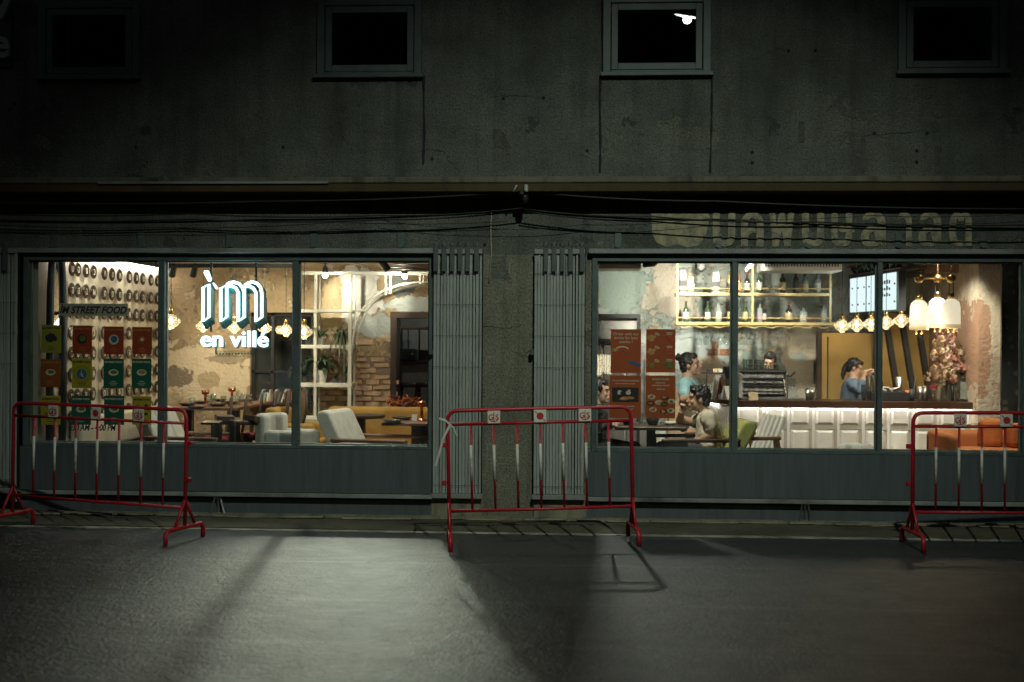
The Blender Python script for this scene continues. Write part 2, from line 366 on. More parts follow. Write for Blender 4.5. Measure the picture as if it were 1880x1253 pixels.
# upper windows
M('void_glass', (0.004, 0.005, 0.005), 0.3, var=0.1)
for i, ((a, b_), (pa, pb)) in enumerate(zip(uw, UW)):
    f = MB(); t = .065
    f.box(a, a + t, -.03, .10, Z_UWB, Z_UWT).box(b_ - t, b_, -.03, .10, Z_UWB, Z_UWT).box(a + t, b_ - t, -.03, .10, Z_UWB, Z_UWB + .03).box(a + t, b_ - t, -.03, .10, Z_UWT - .05, Z_UWT)
    W_ = f.build('upper_window', 'frame_upper', BLD, bevel=.004)
    MB().box(a - .02, b_ + .02, -.07, -.03, Z_UWB - .025, Z_UWB + .008).build('window_sill', 'frame_upper', W_, bevel=.004)
    s_ = MB(); a2, b2, z2, z3 = a + t + .006, b_ - t - .006, Z_UWB + .036, Z_UWT - .056; q = .055
    s_.box(a2, a2 + q, -.02, .03, z2, z3).box(b2 - q, b2, -.02, .03, z2, z3).box(a2 + q, b2 - q, -.02, .03, z2, z2 + q).box(a2 + q, b2 - q, -.02, .03, z3 - q, z3)
    s_.build('sash', 'frame_upper', W_, bevel=.003)
    MB().box(a + t, b_ - t, .5, .52, Z_UWB, Z_UWT).box(a, a + .02, .1, .5, Z_UWB, Z_UWT).build('dark_room', 'void', W_)
    # the pane stands a hair off square, so each one mirrors a slightly different bit of the street
    c0 = Vector(((a2 + b2)/2, .005, (z2 + z3)/2)); hw = (b2 - a2)/2 - q + .01; hh = (z3 - z2)/2 - q + .01
    mm = MB().box(-hw, hw, -.003, .003, -hh, hh)
    nrm = Vector((0, -1, 0))
    if i == 2:
        LAMP = Vector((2.1, -8.3, 7.0)); Q = P(1262, 30, .005); d_ = (Q - EYE).normalized(); r_ = (LAMP - Q).normalized(); nrm = (r_ - d_).normalized()
    else: nrm = Vector((.01 * (i - 1), -1, -.02)).normalized()
    mm.xf(Matrix.Translation(c0) @ Vector((0, -1, 0)).rotation_difference(nrm).to_matrix().to_4x4()); mm.build('pane', 'pane_upper', W_)
# ledge
lg = MB().box(XL, XR, -.30, 0, Z_LB, Z_LT - .05).build('ledge', 'ledge_paint', BLD, bevel=.006)
MB().box(XL, XR, -.315, 0, Z_LT - .05, Z_LT).build('ledge_cap', 'ledge_cap', lg, bevel=.008)
MB().box(fx(180, y=-.3), fx(602, y=-.3), -.325, -.318, Z_LT - .055, Z_LT - .035).build('flashing_strip', 'rail_paint', lg)
# fascia wall and the pillar
MB().box(XL, XR, 0, .22, Z_WT, Z_LB).build('fascia_wall', 'stucco', BLD)
PIL = MB().box(fx(884), fx(981), 0, .25, 0, Z_WT).build('pillar', 'stucco_pillar', BLD)
MB().box(fx(1072), fx(1087), 0, .2, 0, Z_WT).build('wall_strip', 'stucco_pillar', BLD)
p0, p1 = P(902, 512, -.002), P(929, 470, -.002); MB().box(p0.x, p1.x, -.004, .0, p0.z, p1.z).build('render_scar', 'stucco', BLD)
MB().tube([P(903, 366, -.01), P(901, 420, -.01), P(902, 470, -.01), P(898, 520, -.01)], .006, 6).build('pale_wire', 'cable_pale', BLD, smooth=True)
for a, b_ in ((793, 886), (981, 1078)):      # concrete blocks under the gates
    MB().box(fx(a), fx(b_), -.03, .0, .02, Z_PR - .03).build('gate_base_block', 'base_concrete', BLD, bevel=.008)
# wall left of the left window, right of the right window
MB().box(XL, fx(-60), 0, .22, 0, Z_WT).build('wall_strip', 'stucco', BLD); MB().box(fx(1900), XR, 0, .22, 0, Z_WT).build('wall_strip', 'stucco', BLD)
MB().box(fx(-60), fx(40), .16, .22, 0, Z_WT).build('wall_strip', 'stucco', BLD)
# rails
for a, b_ in ((-60, 800), (1080, 1960)):
    MB().box(fx(a), fx(b_), -.09, -.05, Z_RB, Z_RT).build('gate_track', 'rail_paint', BLD, bevel=.004)
    MB().box(fx(a), fx(b_), -.045, 0, Z_RB - .015, Z_RB + .02).build('track_back', 'gate_dark', BLD)
for a, b_, nn in ((-60, 797, 'left'), (1078, 1960, 'right')):
    x0, x1 = fx(a), fx(b_); MB().box(x0, x1, -.10, -.055, Z_PR - .035, Z_PR).build('bottom_track', 'rail_paint', BLD, bevel=.005)
    MB().box(x0 if nn == 'right' else fx(40), x1, -.03, .12, Z_PR, Z_WB).build('bulkhead_panel', 'panel_paint', BLD)
    MB().box(x0 if nn == 'right' else fx(40), x1, -.02, .12, .02, Z_PR - .06).build('plinth_panel', 'panel_paint', BLD)
    MB().box(x0 if nn == 'right' else fx(40), x1, .0, .12, Z_PR - .06, Z_PR).build('recess_shadow_strip', 'void', BLD)  # near-black strip paints in the shadow under the track
for px in (97, 258, 420, 575, 735, 1135, 1320, 1485, 1650, 1806):
    c = P(px, 440, -.02); w = .028
    MB().box(c.x - w, c.x + w, -.012, -.0, c.z - .065, c.z + .06).box(c.x - w*.8, c.x + w*.8, -.07, -.012, c.z - .075, c.z - .06).build('rail_bracket', 'frame_paint', BLD, bevel=.003)
# the two shop windows
def shop_window(px0, px1, muls):
    x0, x1 = fx(px0), fx(px1); t = .045
    f = MB().box(x0, x0 + t, -.025, .075, WB, WT).box(x1 - t, x1, -.025, .075, WB, WT).box(x0 + t, x1 - t, -.025, .075, WT - t - .012, WT).box(x0 + t, x1 - t, -.03, .075, WB, WB + t*.7)
    w = f.build('shop_window', 'frame_paint', BLD, bevel=.004)
    xs = [x0 + t]
    for a, b_ in muls:
        MB().box(fx(a), fx(b_), -.022, .07, WB + t*.7, WT - t - .012).build('mullion', 'frame_paint', w, bevel=.004); xs += [fx(a), fx(b_)]
    xs.append(x1 - t)
    for i in range(0, len(xs), 2):
        MB().box(xs[i] + .001, xs[i+1] - .001, .018, .024, WB + t*.7, WT - t - .012).build('pane', 'pane', w)
        g_ = MB(); a, b_, z0, z1 = xs[i], xs[i+1], WB + t*.7, WT - t - .012; e = .012   # glazing beads
        g_.box(a, a + e, .026, .045, z0, z1).box(b_ - e, b_, .026, .045, z0, z1).box(a + e, b_ - e, .026, .045, z0, z0 + e).box(a + e, b_ - e, .026, .045, z1 - e, z1)
        g_.build('glazing_bead', 'rail_paint', w)
shop_window(44, 797, ((291, 303), (537, 548)))
shop_window(1086, 1886, ((1343, 1353), (1610, 1619)))
# folded strut legs under the bottom track
for px, sp in ((404, 7), (1478, 9)):
    st = MB(); zt = Z_PR - .035; c = fx(px)
    for dx, dy in ((-sp*.0046, -.06), (sp*.0046, -.06), (0.0, -.02)):
        st.tube([(c + dx*.6, -.05, zt), (c + dx*(1.9 if px < 900 else 1.0), dy, .03)], .009, 6)
    st.build('track_strut', 'steel', BLD)
# faded painted Thai lettering on the fascia
for ch, a, b_ in (('บ', 1308, 1350), ('ค', 1360, 1402), ('พ', 1412, 1458), ('บ', 1472, 1513), ('ษ', 1526, 1569), ('ล', 1580, 1626), ('า', 1648, 1674), ('ล', 1686, 1728), ('ต', 1742, 1784)):
    s_ = text_mb(ch, .30, (0, 0, 0), 0.0); t_ = MB()
    for k, f_ in enumerate(s_.f): t_.add([s_.v[i] - Vector((0, k*.0001, 0)) for i in f_], [tuple(range(len(f_)))])
    o_ = MB().add(t_.v, t_.f)
    for dx, dy in ((-.011, -.03), (.011, -.06), (0, -.09)): t_.add([v + Vector((dx, dy, .008 if dx == 0 else 0)) for v in o_.v], o_.f)
    xs = [v.x for v in t_.v]; zs = [v.z for v in t_.v]
    p0, p1 = P(a, 453, -.003), P(b_, 389, -.003)
    kx = (p1.x - p0.x) / max(1e-3, max(xs) - min(xs)); kz = (p1.z - p0.z) / max(1e-3, max(zs) - min(zs))
    t_.v = [Vector((p0.x + (v.x - min(xs))*kx, -.003 + v.y * .1, p0.z + (v.z - min(zs))*kz)) for v in t_.v]
    t_.build('painted_letter', 'thai_paint', BLD)
pts = [(1196, 391), (1300, 391), (1303, 400), (1296, 430), (1285, 450), (1262, 455), (1245, 449), (1225, 454), (1206, 446), (1197, 430)]
MB().prism([P(a, b_, -.002) for a, b_ in pts], (0, -.0015, 0)).build('painted_letter', 'thai_paint', BLD)
tag(text_mb('63', .045, P(1102, 447, -.003), .001).build('stencil_number', 'thai_paint', BLD))

# ---------------------------------------------------------------- folding gates
def gate(label, px0, px1, nsl, hooks):
    x0, x1 = fx(px0), fx(px1); zt, zb = fz(466), Z_PR - .015
    g = thing('folding_gate', label, 'folding gate', ((x0 + x1)/2, -.07, zb), 'folded steel gates beside the windows')
    pw = (x1 - x0) / nsl
    for i in range(nsl):
        xa = x0 + pw * i; dy = (-.005 if i % 2 else .005) + random.uniform(-.003, .003); gap = .0012 + (.003 if random.random() < .25 else 0)
        MB().box(xa + gap, xa + pw - gap, -.075 + dy, -.055 + dy, zb + .03, zt).build('slat', 'gate_paint', g, bevel=.003)
    MB().box(x0 - .01, x1 + .01, -.095, -.045, zb - .012, zb + .028).build('bottom_rail', 'rail_paint', g, bevel=.004)
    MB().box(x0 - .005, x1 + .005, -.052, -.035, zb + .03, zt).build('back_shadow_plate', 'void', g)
    MB().box(x0, x1, -.098, -.090, Z_RB - .005, Z_RT - .004).build('top_rail', 'rail_paint', g, bevel=.003)
    for py in (503, 560, 617, 674, 890):
        z = fz(py); MB().tube([(x0, -.092, z), ((x0 + x1)/2, -.093, z - .004), (x1, -.092, z)], .0018, 5).build('link_bar', 'gate_dark', g)
    for px in hooks:
        c = fx(px, 460); zh = fz(448); zz = fz(500)
        MB().box(c - .018, c + .018, -.118, -.099, zz, zh - .02).ball((c, -.108, zh - .02), (.024, .016, .03), 10, 6).build('hanger', 'gate_dark', g)
    if hooks: MB().box(x0 - .03, x0 - .0, -.10, -.07, fz(652), fz(640)).build('lock_box', 'gate_dark', g, bevel=.003)
    return g
gate('folded grey steel slat gate between left window and pillar', 797, 886, 15, (803, 818, 833, 847, 861, 877))
gate('folded grey steel slat gate between pillar and right window', 981, 1073, 16, (1003, 1018, 1033, 1048, 1069))
gate('dark folded slat gate at the left edge beside the poster window', -52, 38, 14, (5, 20))

# ---------------------------------------------------------------- street barriers
def barrier(label, A, B, tilt=0.0, lean=0.0, plates=True, nb=7, tall=1.0):
    """A, B: ground points under the two posts"""
    A = Vector(A); B = Vector(B); Wd = (B - A).length
    t = thing('crowd_barrier', label, 'barrier', (0, 0, 0), 'red and white steel barriers')
    H = tall; r = .0145; zt = H - .10; zb = .27
    cr = .07; pts = [(0, 0, .12), (0, 0, H - cr)] + [(cr - cr*math.cos(a), 0, H - cr + cr*math.sin(a)) for a in (.4, .8, 1.2)] + [(cr, 0, H), (Wd/2, 0, H + .002), (Wd - cr, 0, H)] + [(Wd - cr + cr*math.sin(a), 0, H - cr + cr*math.cos(a)) for a in (.4, .8, 1.2)] + [(Wd, 0, H - cr), (Wd, 0, .12)]
    MB().tube(pts, r, 10).build('outer_frame', 'barrier_red', t, smooth=True)
    MB().tube([(0, 0, zt), (Wd, 0, zt)], r*.8, 10).build('middle_rail', 'barrier_red', t, smooth=True)
    MB().tube([(0, 0, zb), (Wd*.5, 0, zb - .003), (Wd, 0, zb)], r*.8, 10).build('bottom_rail', 'barrier_red', t, smooth=True)
    L = zt - zb
    for i in range(nb):
        x = Wd * (i + 1) / (nb + 1); bx_ = random.uniform(-.003, .003)
        bar = MB().tube([(x, 0, zb), (x + bx_, 0, zt)], .0092, 8).build('bar', 'barrier_red', t, smooth=True)
        MB().tube([(x + bx_*.3, 0, zb + L*.335), (x + bx_*.77, 0, zb + L*.755)], .0103, 8).build('white_band', 'barrier_white', bar, smooth=True)
    for e, x in ((0, 0.0), (1, Wd)):
        f = MB().tube([(x, -.24, .012), (x, -.24, .09), (x, -.215, .125), (x, .215, .125), (x, .24, .09), (x, .24, .012)], .017, 8)
        f.tube([(x, 0, .34), (x, -.13, .125)], .011, 6).tube([(x, 0, .34), (x, .13, .125)], .011, 6)
        f.build('foot', 'barrier_red', t, smooth=True)
    for z in (.46, .735):
        x = Wd if label.startswith('leftmost') else 0.0; sg = 1 if x else -1
        MB().box(x + sg*.016, x + sg*.048, -.014, .014, z, z + .035).build('hook', 'barrier_red', t, bevel=.004)
    if plates:
        for k, fr in enumerate((.25, .5, .745)):
            x = Wd * fr; q = .046; zc = H - .052
            pl = MB().box(x - q, x + q, -.026, -.020, zc - q, zc + q).build('logo_plate', 'plate_white', t, bevel=.002)
            if k != 1:
                lg = text_mb('G', .055, (x - .022, -.0275, zc - .002), .001, bold=.001); s2 = text_mb('S', .055, (x + .022, -.0275, zc - .002), .001, bold=.001)
                lg.add(s2.v, s2.f); lg.box(x - .003, x + .003, -.0285, -.0270, zc - .036, zc + .034)
                arc = [(x + .037*math.sin(a), -.0275, zc + .004 - .036*math.cos(a)) for a in [R(-75 + 150*j/10) for j in range(11)]]
                lg.tube(arc, .0028, 5); lg.build('printed_logo', 'print_red', pl)
            else:
                d = MB().lathe([(.026, -.0005), (.026, .0005)], (x, -.0275, zc), 20, Matrix.Rotation(R(90), 3, 'X')).obox((x - .028, -.0275, zc + .028), (.030, .001, .005), (0, R(45), 0)).obox((x + .028, -.0275, zc - .028), (.030, .001, .005), (0, R(45), 0))
                d.build('printed_disc', 'print_red', pl)
    d = B - A; t.location = A
    t.rotation_euler = (lean, tilt, math.atan2(d.y, d.x))
    return t
b1 = barrier('leftmost red and white barrier in front of the poster window', PZ(22, 972), PZ(339, 994), tilt=.012)
b2 = barrier('middle red and white barrier before the pillar, torn tape on its post', PZ(826, 1007), PZ(1163, 1005), tilt=-.024)
A3 = PZ(1675, 1008); b3 = barrier('rightmost red and white barrier cut off by the frame, before the orange armchair', A3, A3 + Vector((1.36, .10, 0)))
A2 = PZ(826, 1007)
tp = MB().tube([A2 + Vector((0, -.022, .90)), A2 + Vector((-.035, -.03, .93)), A2 + Vector((-.08, -.03, .945))], .008, 5, sx=.25)
tp.tube([A2 + Vector((0, -.024, .90)), A2 + Vector((-.05, -.035, .80)), A2 + Vector((-.075, -.03, .70)), A2 + Vector((-.105, -.03, .60))], .009, 5, sx=.25)
tp.tube([A2 + Vector((0.0, -.02, .90)), A2 + Vector((.03, -.03, .87)), A2 + Vector((.05, -.03, .82))], .007, 5, sx=.25)
tag(tp.build('torn_tape', 'tape', org=A2 + Vector((0, 0, .9))), 'strip of torn white plastic tape knotted on the middle barrier post', 'tape')

# ---------------------------------------------------------------- overhead cables under the ledge
def cable(label, pts, r, y=-.2):
    w = []
    for k in range(len(pts) - 1):
        a, b_ = P(*pts[k], y), P(*pts[k+1], y); nn = 8
        for j in range(nn):
            u = j / nn; w.append(a.lerp(b_, u) - Vector((0, 0, .02 * 4 * u * (1 - u))))
    w.append(P(*pts[-1], y))
    tag(MB().tube(w, r*.62, 6).build('overhead_cable', 'cable', org=w[len(w)//2], smooth=True), label, 'cable', 'black cables strung under the ledge')
cable('thick black cable hugging the ledge underside across the whole front', [(-60, 371), (480, 370), (962, 352), (1320, 370), (1940, 384)], .014, -.25)
cable('black cable sagging from the clamp to the right, upper of the pair over the lettering', [(962, 384), (1200, 398), (1500, 408), (1940, 412)], .010, -.22)
cable('black cable sagging from the clamp to the right, lower of the pair over the lettering', [(962, 388), (1200, 407), (1500, 417), (1940, 421)], .011, -.16)
cable('black cable running left from the clamp, topmost of the left bundle', [(962, 382), (700, 396), (350, 393), (-60, 392)], .009, -.2)
cable('black cable running left from the clamp, middle of the left bundle', [(962, 387), (700, 404), (350, 403), (-60, 402)], .010, -.16)
cable('thin cable running left along the fascia, lowest of the left bundle', [(930, 407), (620, 408), (300, 418), (-60, 410)], .005, -.1)
cable('thin black wire crossing the fascia near the faded lettering', [(700, 405), (900, 420), (1066, 413), (1300, 402), (1600, 396), (1900, 392)], .004, -.1)
cb = thing('cable_clamp', 'black cable clamp with pale insulator hanging from the ledge above the pillar', 'clamp', P(962, 350, -.28))
c = P(962, 350, -.26); MB().box(c.x - .035, c.x + .03, -.30, -.2, c.z - .04, c.z + .0).ball((c.x + .01, -.26, c.z - .06), (.03, .04, .05)).build('body', 'cable', cb, bevel=.01)
MB().lathe([(.014, -.03), (.02, -.01), (.014, .0), (.02, .012), (.01, .03)], (c.x + .02, -.32, c.z + .01), 10).build('insulator', 'letter_grey', cb, smooth=True)
MB().lathe([(.006, -.03), (.008, .03)], (c.x - .07, -.32, c.z + .01), 8, Matrix.Rotation(.5, 3, 'Y')).build('clip', 'letter_grey', cb, smooth=True)

# ---------------------------------------------------------------- dim projecting sign at the top left corner
sg = thing('letter_sign', 'unlit wall sign of pale cut letters cut off by the corner of the picture', 'sign', P(2, 60, -.05))
MB().box(fx(-90, 50), fx(24, 50), -.03, -.0, fz(118), fz(-60)).build('backboard', 'sign_box', sg)
text_mb('v', .36, P(3, 10, -.07), .04, bold=.01).build('letter', 'letter_grey', sg)
text_mb('e', .36, P(1, 82, -.07), .04, bold=.01).build('letter', 'letter_grey', sg)

# ---------------------------------------------------------------- street lamp behind the viewer (seen mirrored in the upper window)
emis('lamp_lens', (0.92, 1.0, 0.93), 60)
sl = thing('street_lamp', 'street lamp with lit rectangular head, seen mirrored in the upper window', 'street lamp', (3.6, -12.2, 0))
hd = (LAMP - Vector((3.4, -12.0, 7.2))).normalized()
MB().tube([(3.6, -12.2, 0), (3.6, -12.2, 6.6), (3.5, -12.1, 7.0), (3.1, -11.6, 7.15), (2.3, -9.0, 7.1)], [.09, .06, .05, .04, .035], 10).build('pole', 'steel', sl, smooth=True)
hm = Matrix.Translation(LAMP) @ Euler((R(-20), 0, R(-42) )).to_matrix().to_4x4()
MB().box(-.11, .11, -.30, .30, .0, .09).xf(hm).build('lamp_head', 'steel', sl, bevel=.02)
MB().box(-.075, .075, -.20, .20, -.012, -.002).xf(hm).build('lens', 'lamp_lens', sl)
lamp('street_lamp_light', 'SPOT', LAMP - Vector((0, 0, .05)), 1550, (0.87, 1.0, 0.84), .06, sl, aim=(0.3, 0, 0.65), size=66, blend=1.0).scale = (1.0, .66, 1.0)

# ---------------------------------------------------------------- the unlit house across the street, behind the viewer
emis('far_shop_light', (1.0, .86, .55), 9.0)
ob = thing('building', 'dark building across the street with a lit shop strip, mirrored in the right window', 'building', (0, -26, 0))
MB().box(-26, 26, -27, -25.2, 0, 14).build('wall', 'stucco', ob)
for px0, px1, py0, py1, nb_ in ((1097, 1124, 652, 690, 6), (1127, 1137, 652, 664, 1), (1140, 1166, 655, 664, 1), (1146, 1158, 668, 676, 1)):
    a, b_ = P(px0, py1, 25.0), P(px1, py0, 25.0)
    for k in range(nb_):
        x0_ = a.x + (b_.x - a.x)*k/nb_; w_ = (b_.x - a.x)/nb_*(.62 if nb_ > 1 else 1); MB().box(x0_, x0_ + w_, -25.19, -25.0, a.z + random.uniform(0, .15), b_.z).build('lit_shop_strip', 'far_shop_light', ob)
# ================================================================ LEFT ROOM
YB = 3.3                                        # back wall
XW = -4.15                                      # left side wall
CE = 2.75                                       # ceiling
M('wood_dark', (0.05, 0.026, 0.016), 0.45, var=0.35, scale=6, stretch=(1, 6, 1))
M('wood_mid', (0.16, 0.075, 0.035), 0.45, var=0.35, scale=6, stretch=(1, 6, 1))
M('black_paint', (0.015, 0.016, 0.017), 0.45, var=0.2)
M('copper', (0.55, 0.20, 0.11), 0.28, 1.0, var=0.15)
M('brass', (0.62, 0.40, 0.14), 0.3, 1.0, var=0.15)
M('white_paint', (0.58, 0.57, 0.48), 0.5, var=0.08)
M('fabric_white', (0.56, 0.53, 0.46), 0.9, var=0.12, scale=12, bump=0.2, bscale=160)
M('fabric_yellow', (0.42, 0.23, 0.045), 0.85, var=0.18, scale=7, bump=0.2, bscale=140)
M('fabric_orange', (0.56, 0.18, 0.045), 0.85, var=0.18, scale=7, bump=0.2, bscale=140)
M('fabric_green', (0.30, 0.30, 0.10), 0.85, var=0.18, scale=7, bump=0.2, bscale=140)
M('fabric_blue', (0.04, 0.055, 0.08), 0.85, var=0.2, scale=7, bump=0.2, bscale=140)
M('fabric_red', (0.22, 0.02, 0.025), 0.8, var=0.2)
M('cane', (0.36, 0.22, 0.09), 0.7, var=0.25, scale=60)
M('ceramic_black', (0.02, 0.022, 0.025), 0.2, var=0.2)
M('ceramic_white', (0.66, 0.64, 0.58), 0.3, var=0.06)
M('pot_dark', (0.05, 0.055, 0.055), 0.6, var=0.2)
M('leaf', (0.035, 0.06, 0.022), 0.45, var=0.45, scale=14)
M('leaf_dark', (0.02, 0.04, 0.022), 0.45, var=0.45, scale=14)
M('dried_orange', (0.42, 0.10, 0.02), 0.8, var=0.5, scale=18)
M('concrete', (0.30, 0.29, 0.26), 0.7, var=0.15)
M('floor_tile', (0.16, 0.12, 0.09), 0.45, var=0.2)
M('ceiling_dark', (0.03, 0.03, 0.03), 0.85, var=0.2)
M('brick', (0.50, 0.29, 0.17), 0.9, var=0.3, scale=5, bump=0.5, bscale=30, grime=(0.58, 0.43, 0.28), gcut=(0.40, 0.62))
M('acrylic_teal', (0.03, 0.14, 0.14), 0.35, var=0.15)
m = glass('lamp_glass', (0.95, 0.93, 0.86), 0.04, 1.5, 1.6); n = m.node_tree.nodes; l = m.node_tree.links   # ribbed glass scatters a little of the bulb's light
xs_ = n['Material Output'].inputs[0].links[0].from_socket; t_ = n.new('ShaderNodeBsdfTranslucent'); t_.inputs[0].default_value = (.9, .85, .7, 1); mx = n.new('ShaderNodeMixShader'); mx.inputs[0].default_value = .2
l.new(xs_, mx.inputs[1]); l.new(t_.outputs[0], mx.inputs[2]); l.new(mx.outputs[0], n['Material Output'].inputs[0])
glass('drink_glass', (0.88, 0.93, 0.92), 0.02, 1.5, 2.2)
emis('bulb', (1.0, 0.84, 0.58), 15)
emis('bulb_spot', (1.0, 0.93, 0.80), 60)
emis('led_warm', (1.0, 0.91, 0.84), 22)
emis('neon_white', (0.80, 0.97, 1.0), 3.0)

tag(MB().box(-4.6, 5.2, .14, 3.9, -.25, .0).build('interior_floor', 'floor_tile'), kind='structure')
tag(MB().box(-4.6, 5.6, .12, 9.0, CE, CE + .2).build('interior_ceiling', 'ceiling_dark'), kind='structure')
# walls
def wz(py, px, y=YB): return P(px, py, y).z
def wx(px, y=YB): return P(px, 650, y).x
blb = [(wx(360), wz(690, 360), .75, .36, (0.62, 0.50, 0.33)), (wx(320), wz(693, 320), .20, .12, (0.22, 0.17, 0.12)), (wx(382), wz(698, 382), .12, .10, (0.42, 0.33, 0.19)),
       (wx(415), wz(660, 415), .20, .06, (0.34, 0.27, 0.18)),
       (wx(655), wz(545, 655), .28, .36, (0.72, 0.70, 0.64)), (wx(690), wz(598, 690), .22, .14, (0.36, 0.38, 0.35)), (wx(755), wz(560, 755), .26, .10, (0.48, 0.51, 0.46)),
       (wx(735), wz(525, 735), .16, .12, (0.16, 0.17, 0.15)), (wx(690), wz(672, 690), .26, .09, (0.30, 0.22, 0.16)), (wx(610), wz(560, 610), .12, .35, (0.58, 0.45, 0.26))]
plaster('wall_tan', (0.40, 0.29, 0.165), blb, var=0.3, bump=1.0, soft=0.02, nz=0.6, nscale=7.0, peel=((3.4, 0.56, (0.52, 0.41, 0.26)), (5.2, 0.60, (0.27, 0.20, 0.13)), (7.5, 0.63, (0.46, 0.42, 0.34))))
m, n, l, b = nodes('wall_pale'); p = pos(n)
l.new(mixc(n, l, ramp(n, l, noisen(n, l, p, 1.5, 6, 0.6, (1, 1, .5)), .3, .7), (0.46, 0.42, 0.32), (0.58, 0.53, 0.42)), b.inputs['Base Color']); b.inputs['Roughness'].default_value = .6
xa, xb, xc, xd = wx(459), wx(575), wx(722), wx(815)
zo, zs, zd = wz(574, 500), wz(738, 500), wz(578, 760)
bw = MB().box(XW, xa, YB, YB + .22, 0, CE).box(xa, xb, YB, YB + .22, zo, CE).box(xa, xb, YB, YB + .22, 0, zs).box(xb, xc, YB, YB + .22, 0, CE).box(xc, xd, YB, YB + .22, zd, CE).box(xd, -.1, YB, YB + .22, 0, CE)
BACK = tag(bw.build('left_room_back_wall', 'wall_tan'), kind='structure')
LW = tag(MB().box(XW - .2, XW, .1, YB + .3, 0, CE).build('left_room_side_wall', 'wall_pale'), kind='structure')
tag(MB().box(-.1, .1, .25, 6.2, 0, CE).build('partition_wall', 'wall_tan'), kind='structure')
# exposed brickwork low on the back wall
brm = MB().box(-.095, .095, -.012, .02, -.026, .026).build('brick', 'brick', BACK, bevel=.006)
brm.location = (0, 0, -50); first = True
zc0 = wz(748, 680); 
for row in range(12):
    z = zc0 + .03 + row * .063
    lo, hi = (wx(585), wx(719)) if row < 6 else (wx(600 + 9*(row - 5)), wx(716 - 4*(row - 5)))
    x = lo + (.1 if row % 2 else 0)
    while x < hi:
        if random.random() < (.95 if row < 6 else .75):
            loc = (x, YB - random.uniform(.0, .008), z + random.uniform(-.006, .006))
            if first: brm.location = loc; first = False
            else: inst(brm, 'brick', BACK, loc, (random.uniform(-.03, .03), random.uniform(-.04, .04), 0), (random.uniform(.75, 1.05), 1, random.uniform(.75, 1.05)))
        x += .205
# dark glazed opening with bookshelf sill
MB().box(xa, xb, YB + 1.2, YB + 1.25, 0, CE).box(xa - .03, xa, YB + .22, YB + 1.2, 0, CE).box(xb, xb + .03, YB + .22, YB + 1.2, 0, CE).build('dark_room', 'fabric_blue', BACK)
fr = MB()
for x in (xa + .02, (xa*2 + xb)/3, (xa + xb*2)/3, xb - .02): fr.box(x - .018, x + .018, YB + .06, YB + .10, zs, zo)
fr.box(xa, xb, YB + .06, YB + .10, zo - .04, zo).box(xa, xb, YB + .06, YB + .10, (zs*2 + zo)/3 - .012, (zs*2 + zo)/3 + .012)
fr.build('window_frame', 'black_paint', BACK); MB().box(xa, xb, YB + .08, YB + .084, zs, zo).build('pane', 'pane', BACK)
MB().box(xa - .02, xb + .05, YB - .20, YB + .05, zs - .03, zs).build('book_ledge', 'wood_dark', BACK, bevel=.004)
bk = ['book_a', 'book_b', 'book_c', 'book_d', 'book_e', 'book_f']
for nm, c_ in zip(bk, ((.50, .46, .36), (.38, .34, .26), (.36, .12, .06), (.20, .26, .24), (.55, .52, .45), (.12, .10, .09))): M(nm, c_, .7, var=.12)
x = xa + .13; k = 0
while x < xb - .03:
    w = random.uniform(.016, .03); h = random.uniform(.10, .16); lean_ = 0 if random.random() < .5 else random.uniform(.1, .35)
    bm_ = MB().box(0, w, -.055, .055, 0, h).xf(Matrix.Translation((x, YB - .09, zs + .001)) @ Matrix.Rotation(lean_, 4, 'Y'))
    tag(bm_.build('book', random.choice(bk), org=(x, YB - .09, zs), bevel=.002), f'{ORD[k]} book from the left in the row on the dark window ledge', 'book', 'books on the dark window ledge')
    x += w + lean_ * .05 + .004; k += 1
# doorway to the inner room
MB().box(xc - .03, xc + .04, YB - .02, YB + .24, 0, zd + .03).box(xd - .04, xd + .03, YB - .02, YB + .24, 0, zd + .03).box(xc + .04, xd - .04, YB - .02, YB + .24, zd - .04, zd + .03).box(xc + .04, xd - .04, YB + .05, YB + .10, wz(602, 750) - .01, wz(602, 750) + .01).build('door_frame', 'wood_dark', BACK, bevel=.004)
IR = thing('inner_room', 'dim inner room with counter seen through the dark doorway', 'room', (xc + .3, 5.0, 0)); IR['kind'] = 'structure'; del IR['category']; del IR['label']
MB().box(xc - .8, -.1, 6.1, 6.2, 0, CE).build('back_wall', 'concrete', IR); MB().box(xc - .9, xc - .8, YB + .25, 6.2, 0, CE).build('side_wall', 'fabric_blue', IR); MB().box(xc - .9, -.1, 3.9, 6.2, -.1, 0).build('floor', 'floor_tile', IR)
def at5(px, py, y=5.0): return P(px, py, y)
ct = thing('service_counter', 'pale concrete service counter in the inner room behind the doorway', 'counter', (at5(770, 690).x, 5.1, 0))
MB().box(at5(738, 690).x, -.15, 5.0, 5.5, .02, at5(760, 668).z).build('front', 'concrete', ct); MB().box(at5(736, 690).x, -.15, 4.97, 5.5, at5(760, 668).z, at5(760, 664).z).build('worktop', 'black_paint', ct)
cbn = thing('wall_cabinet', 'grey two door cabinet on the inner room wall, seen through the doorway', 'cabinet', P(750, 640, 5.6))
a, b_ = P(736, 646, 5.6), P(790, 603, 5.6); MB().box(a.x, b_.x, 5.62, 6.05, a.z, b_.z).build('carcass', 'black_paint', cbn)
for x0, x1 in ((a.x + .02, P(748, 640, 5.6).x), (P(750, 640, 5.6).x, P(768, 640, 5.6).x), (P(771, 640, 5.6).x, b_.x)): MB().box(x0, x1, 5.595, 5.615, a.z + .02, b_.z - .02).build('door', 'concrete', cbn, bevel=.004)
c = P(752, 664, 5.15)
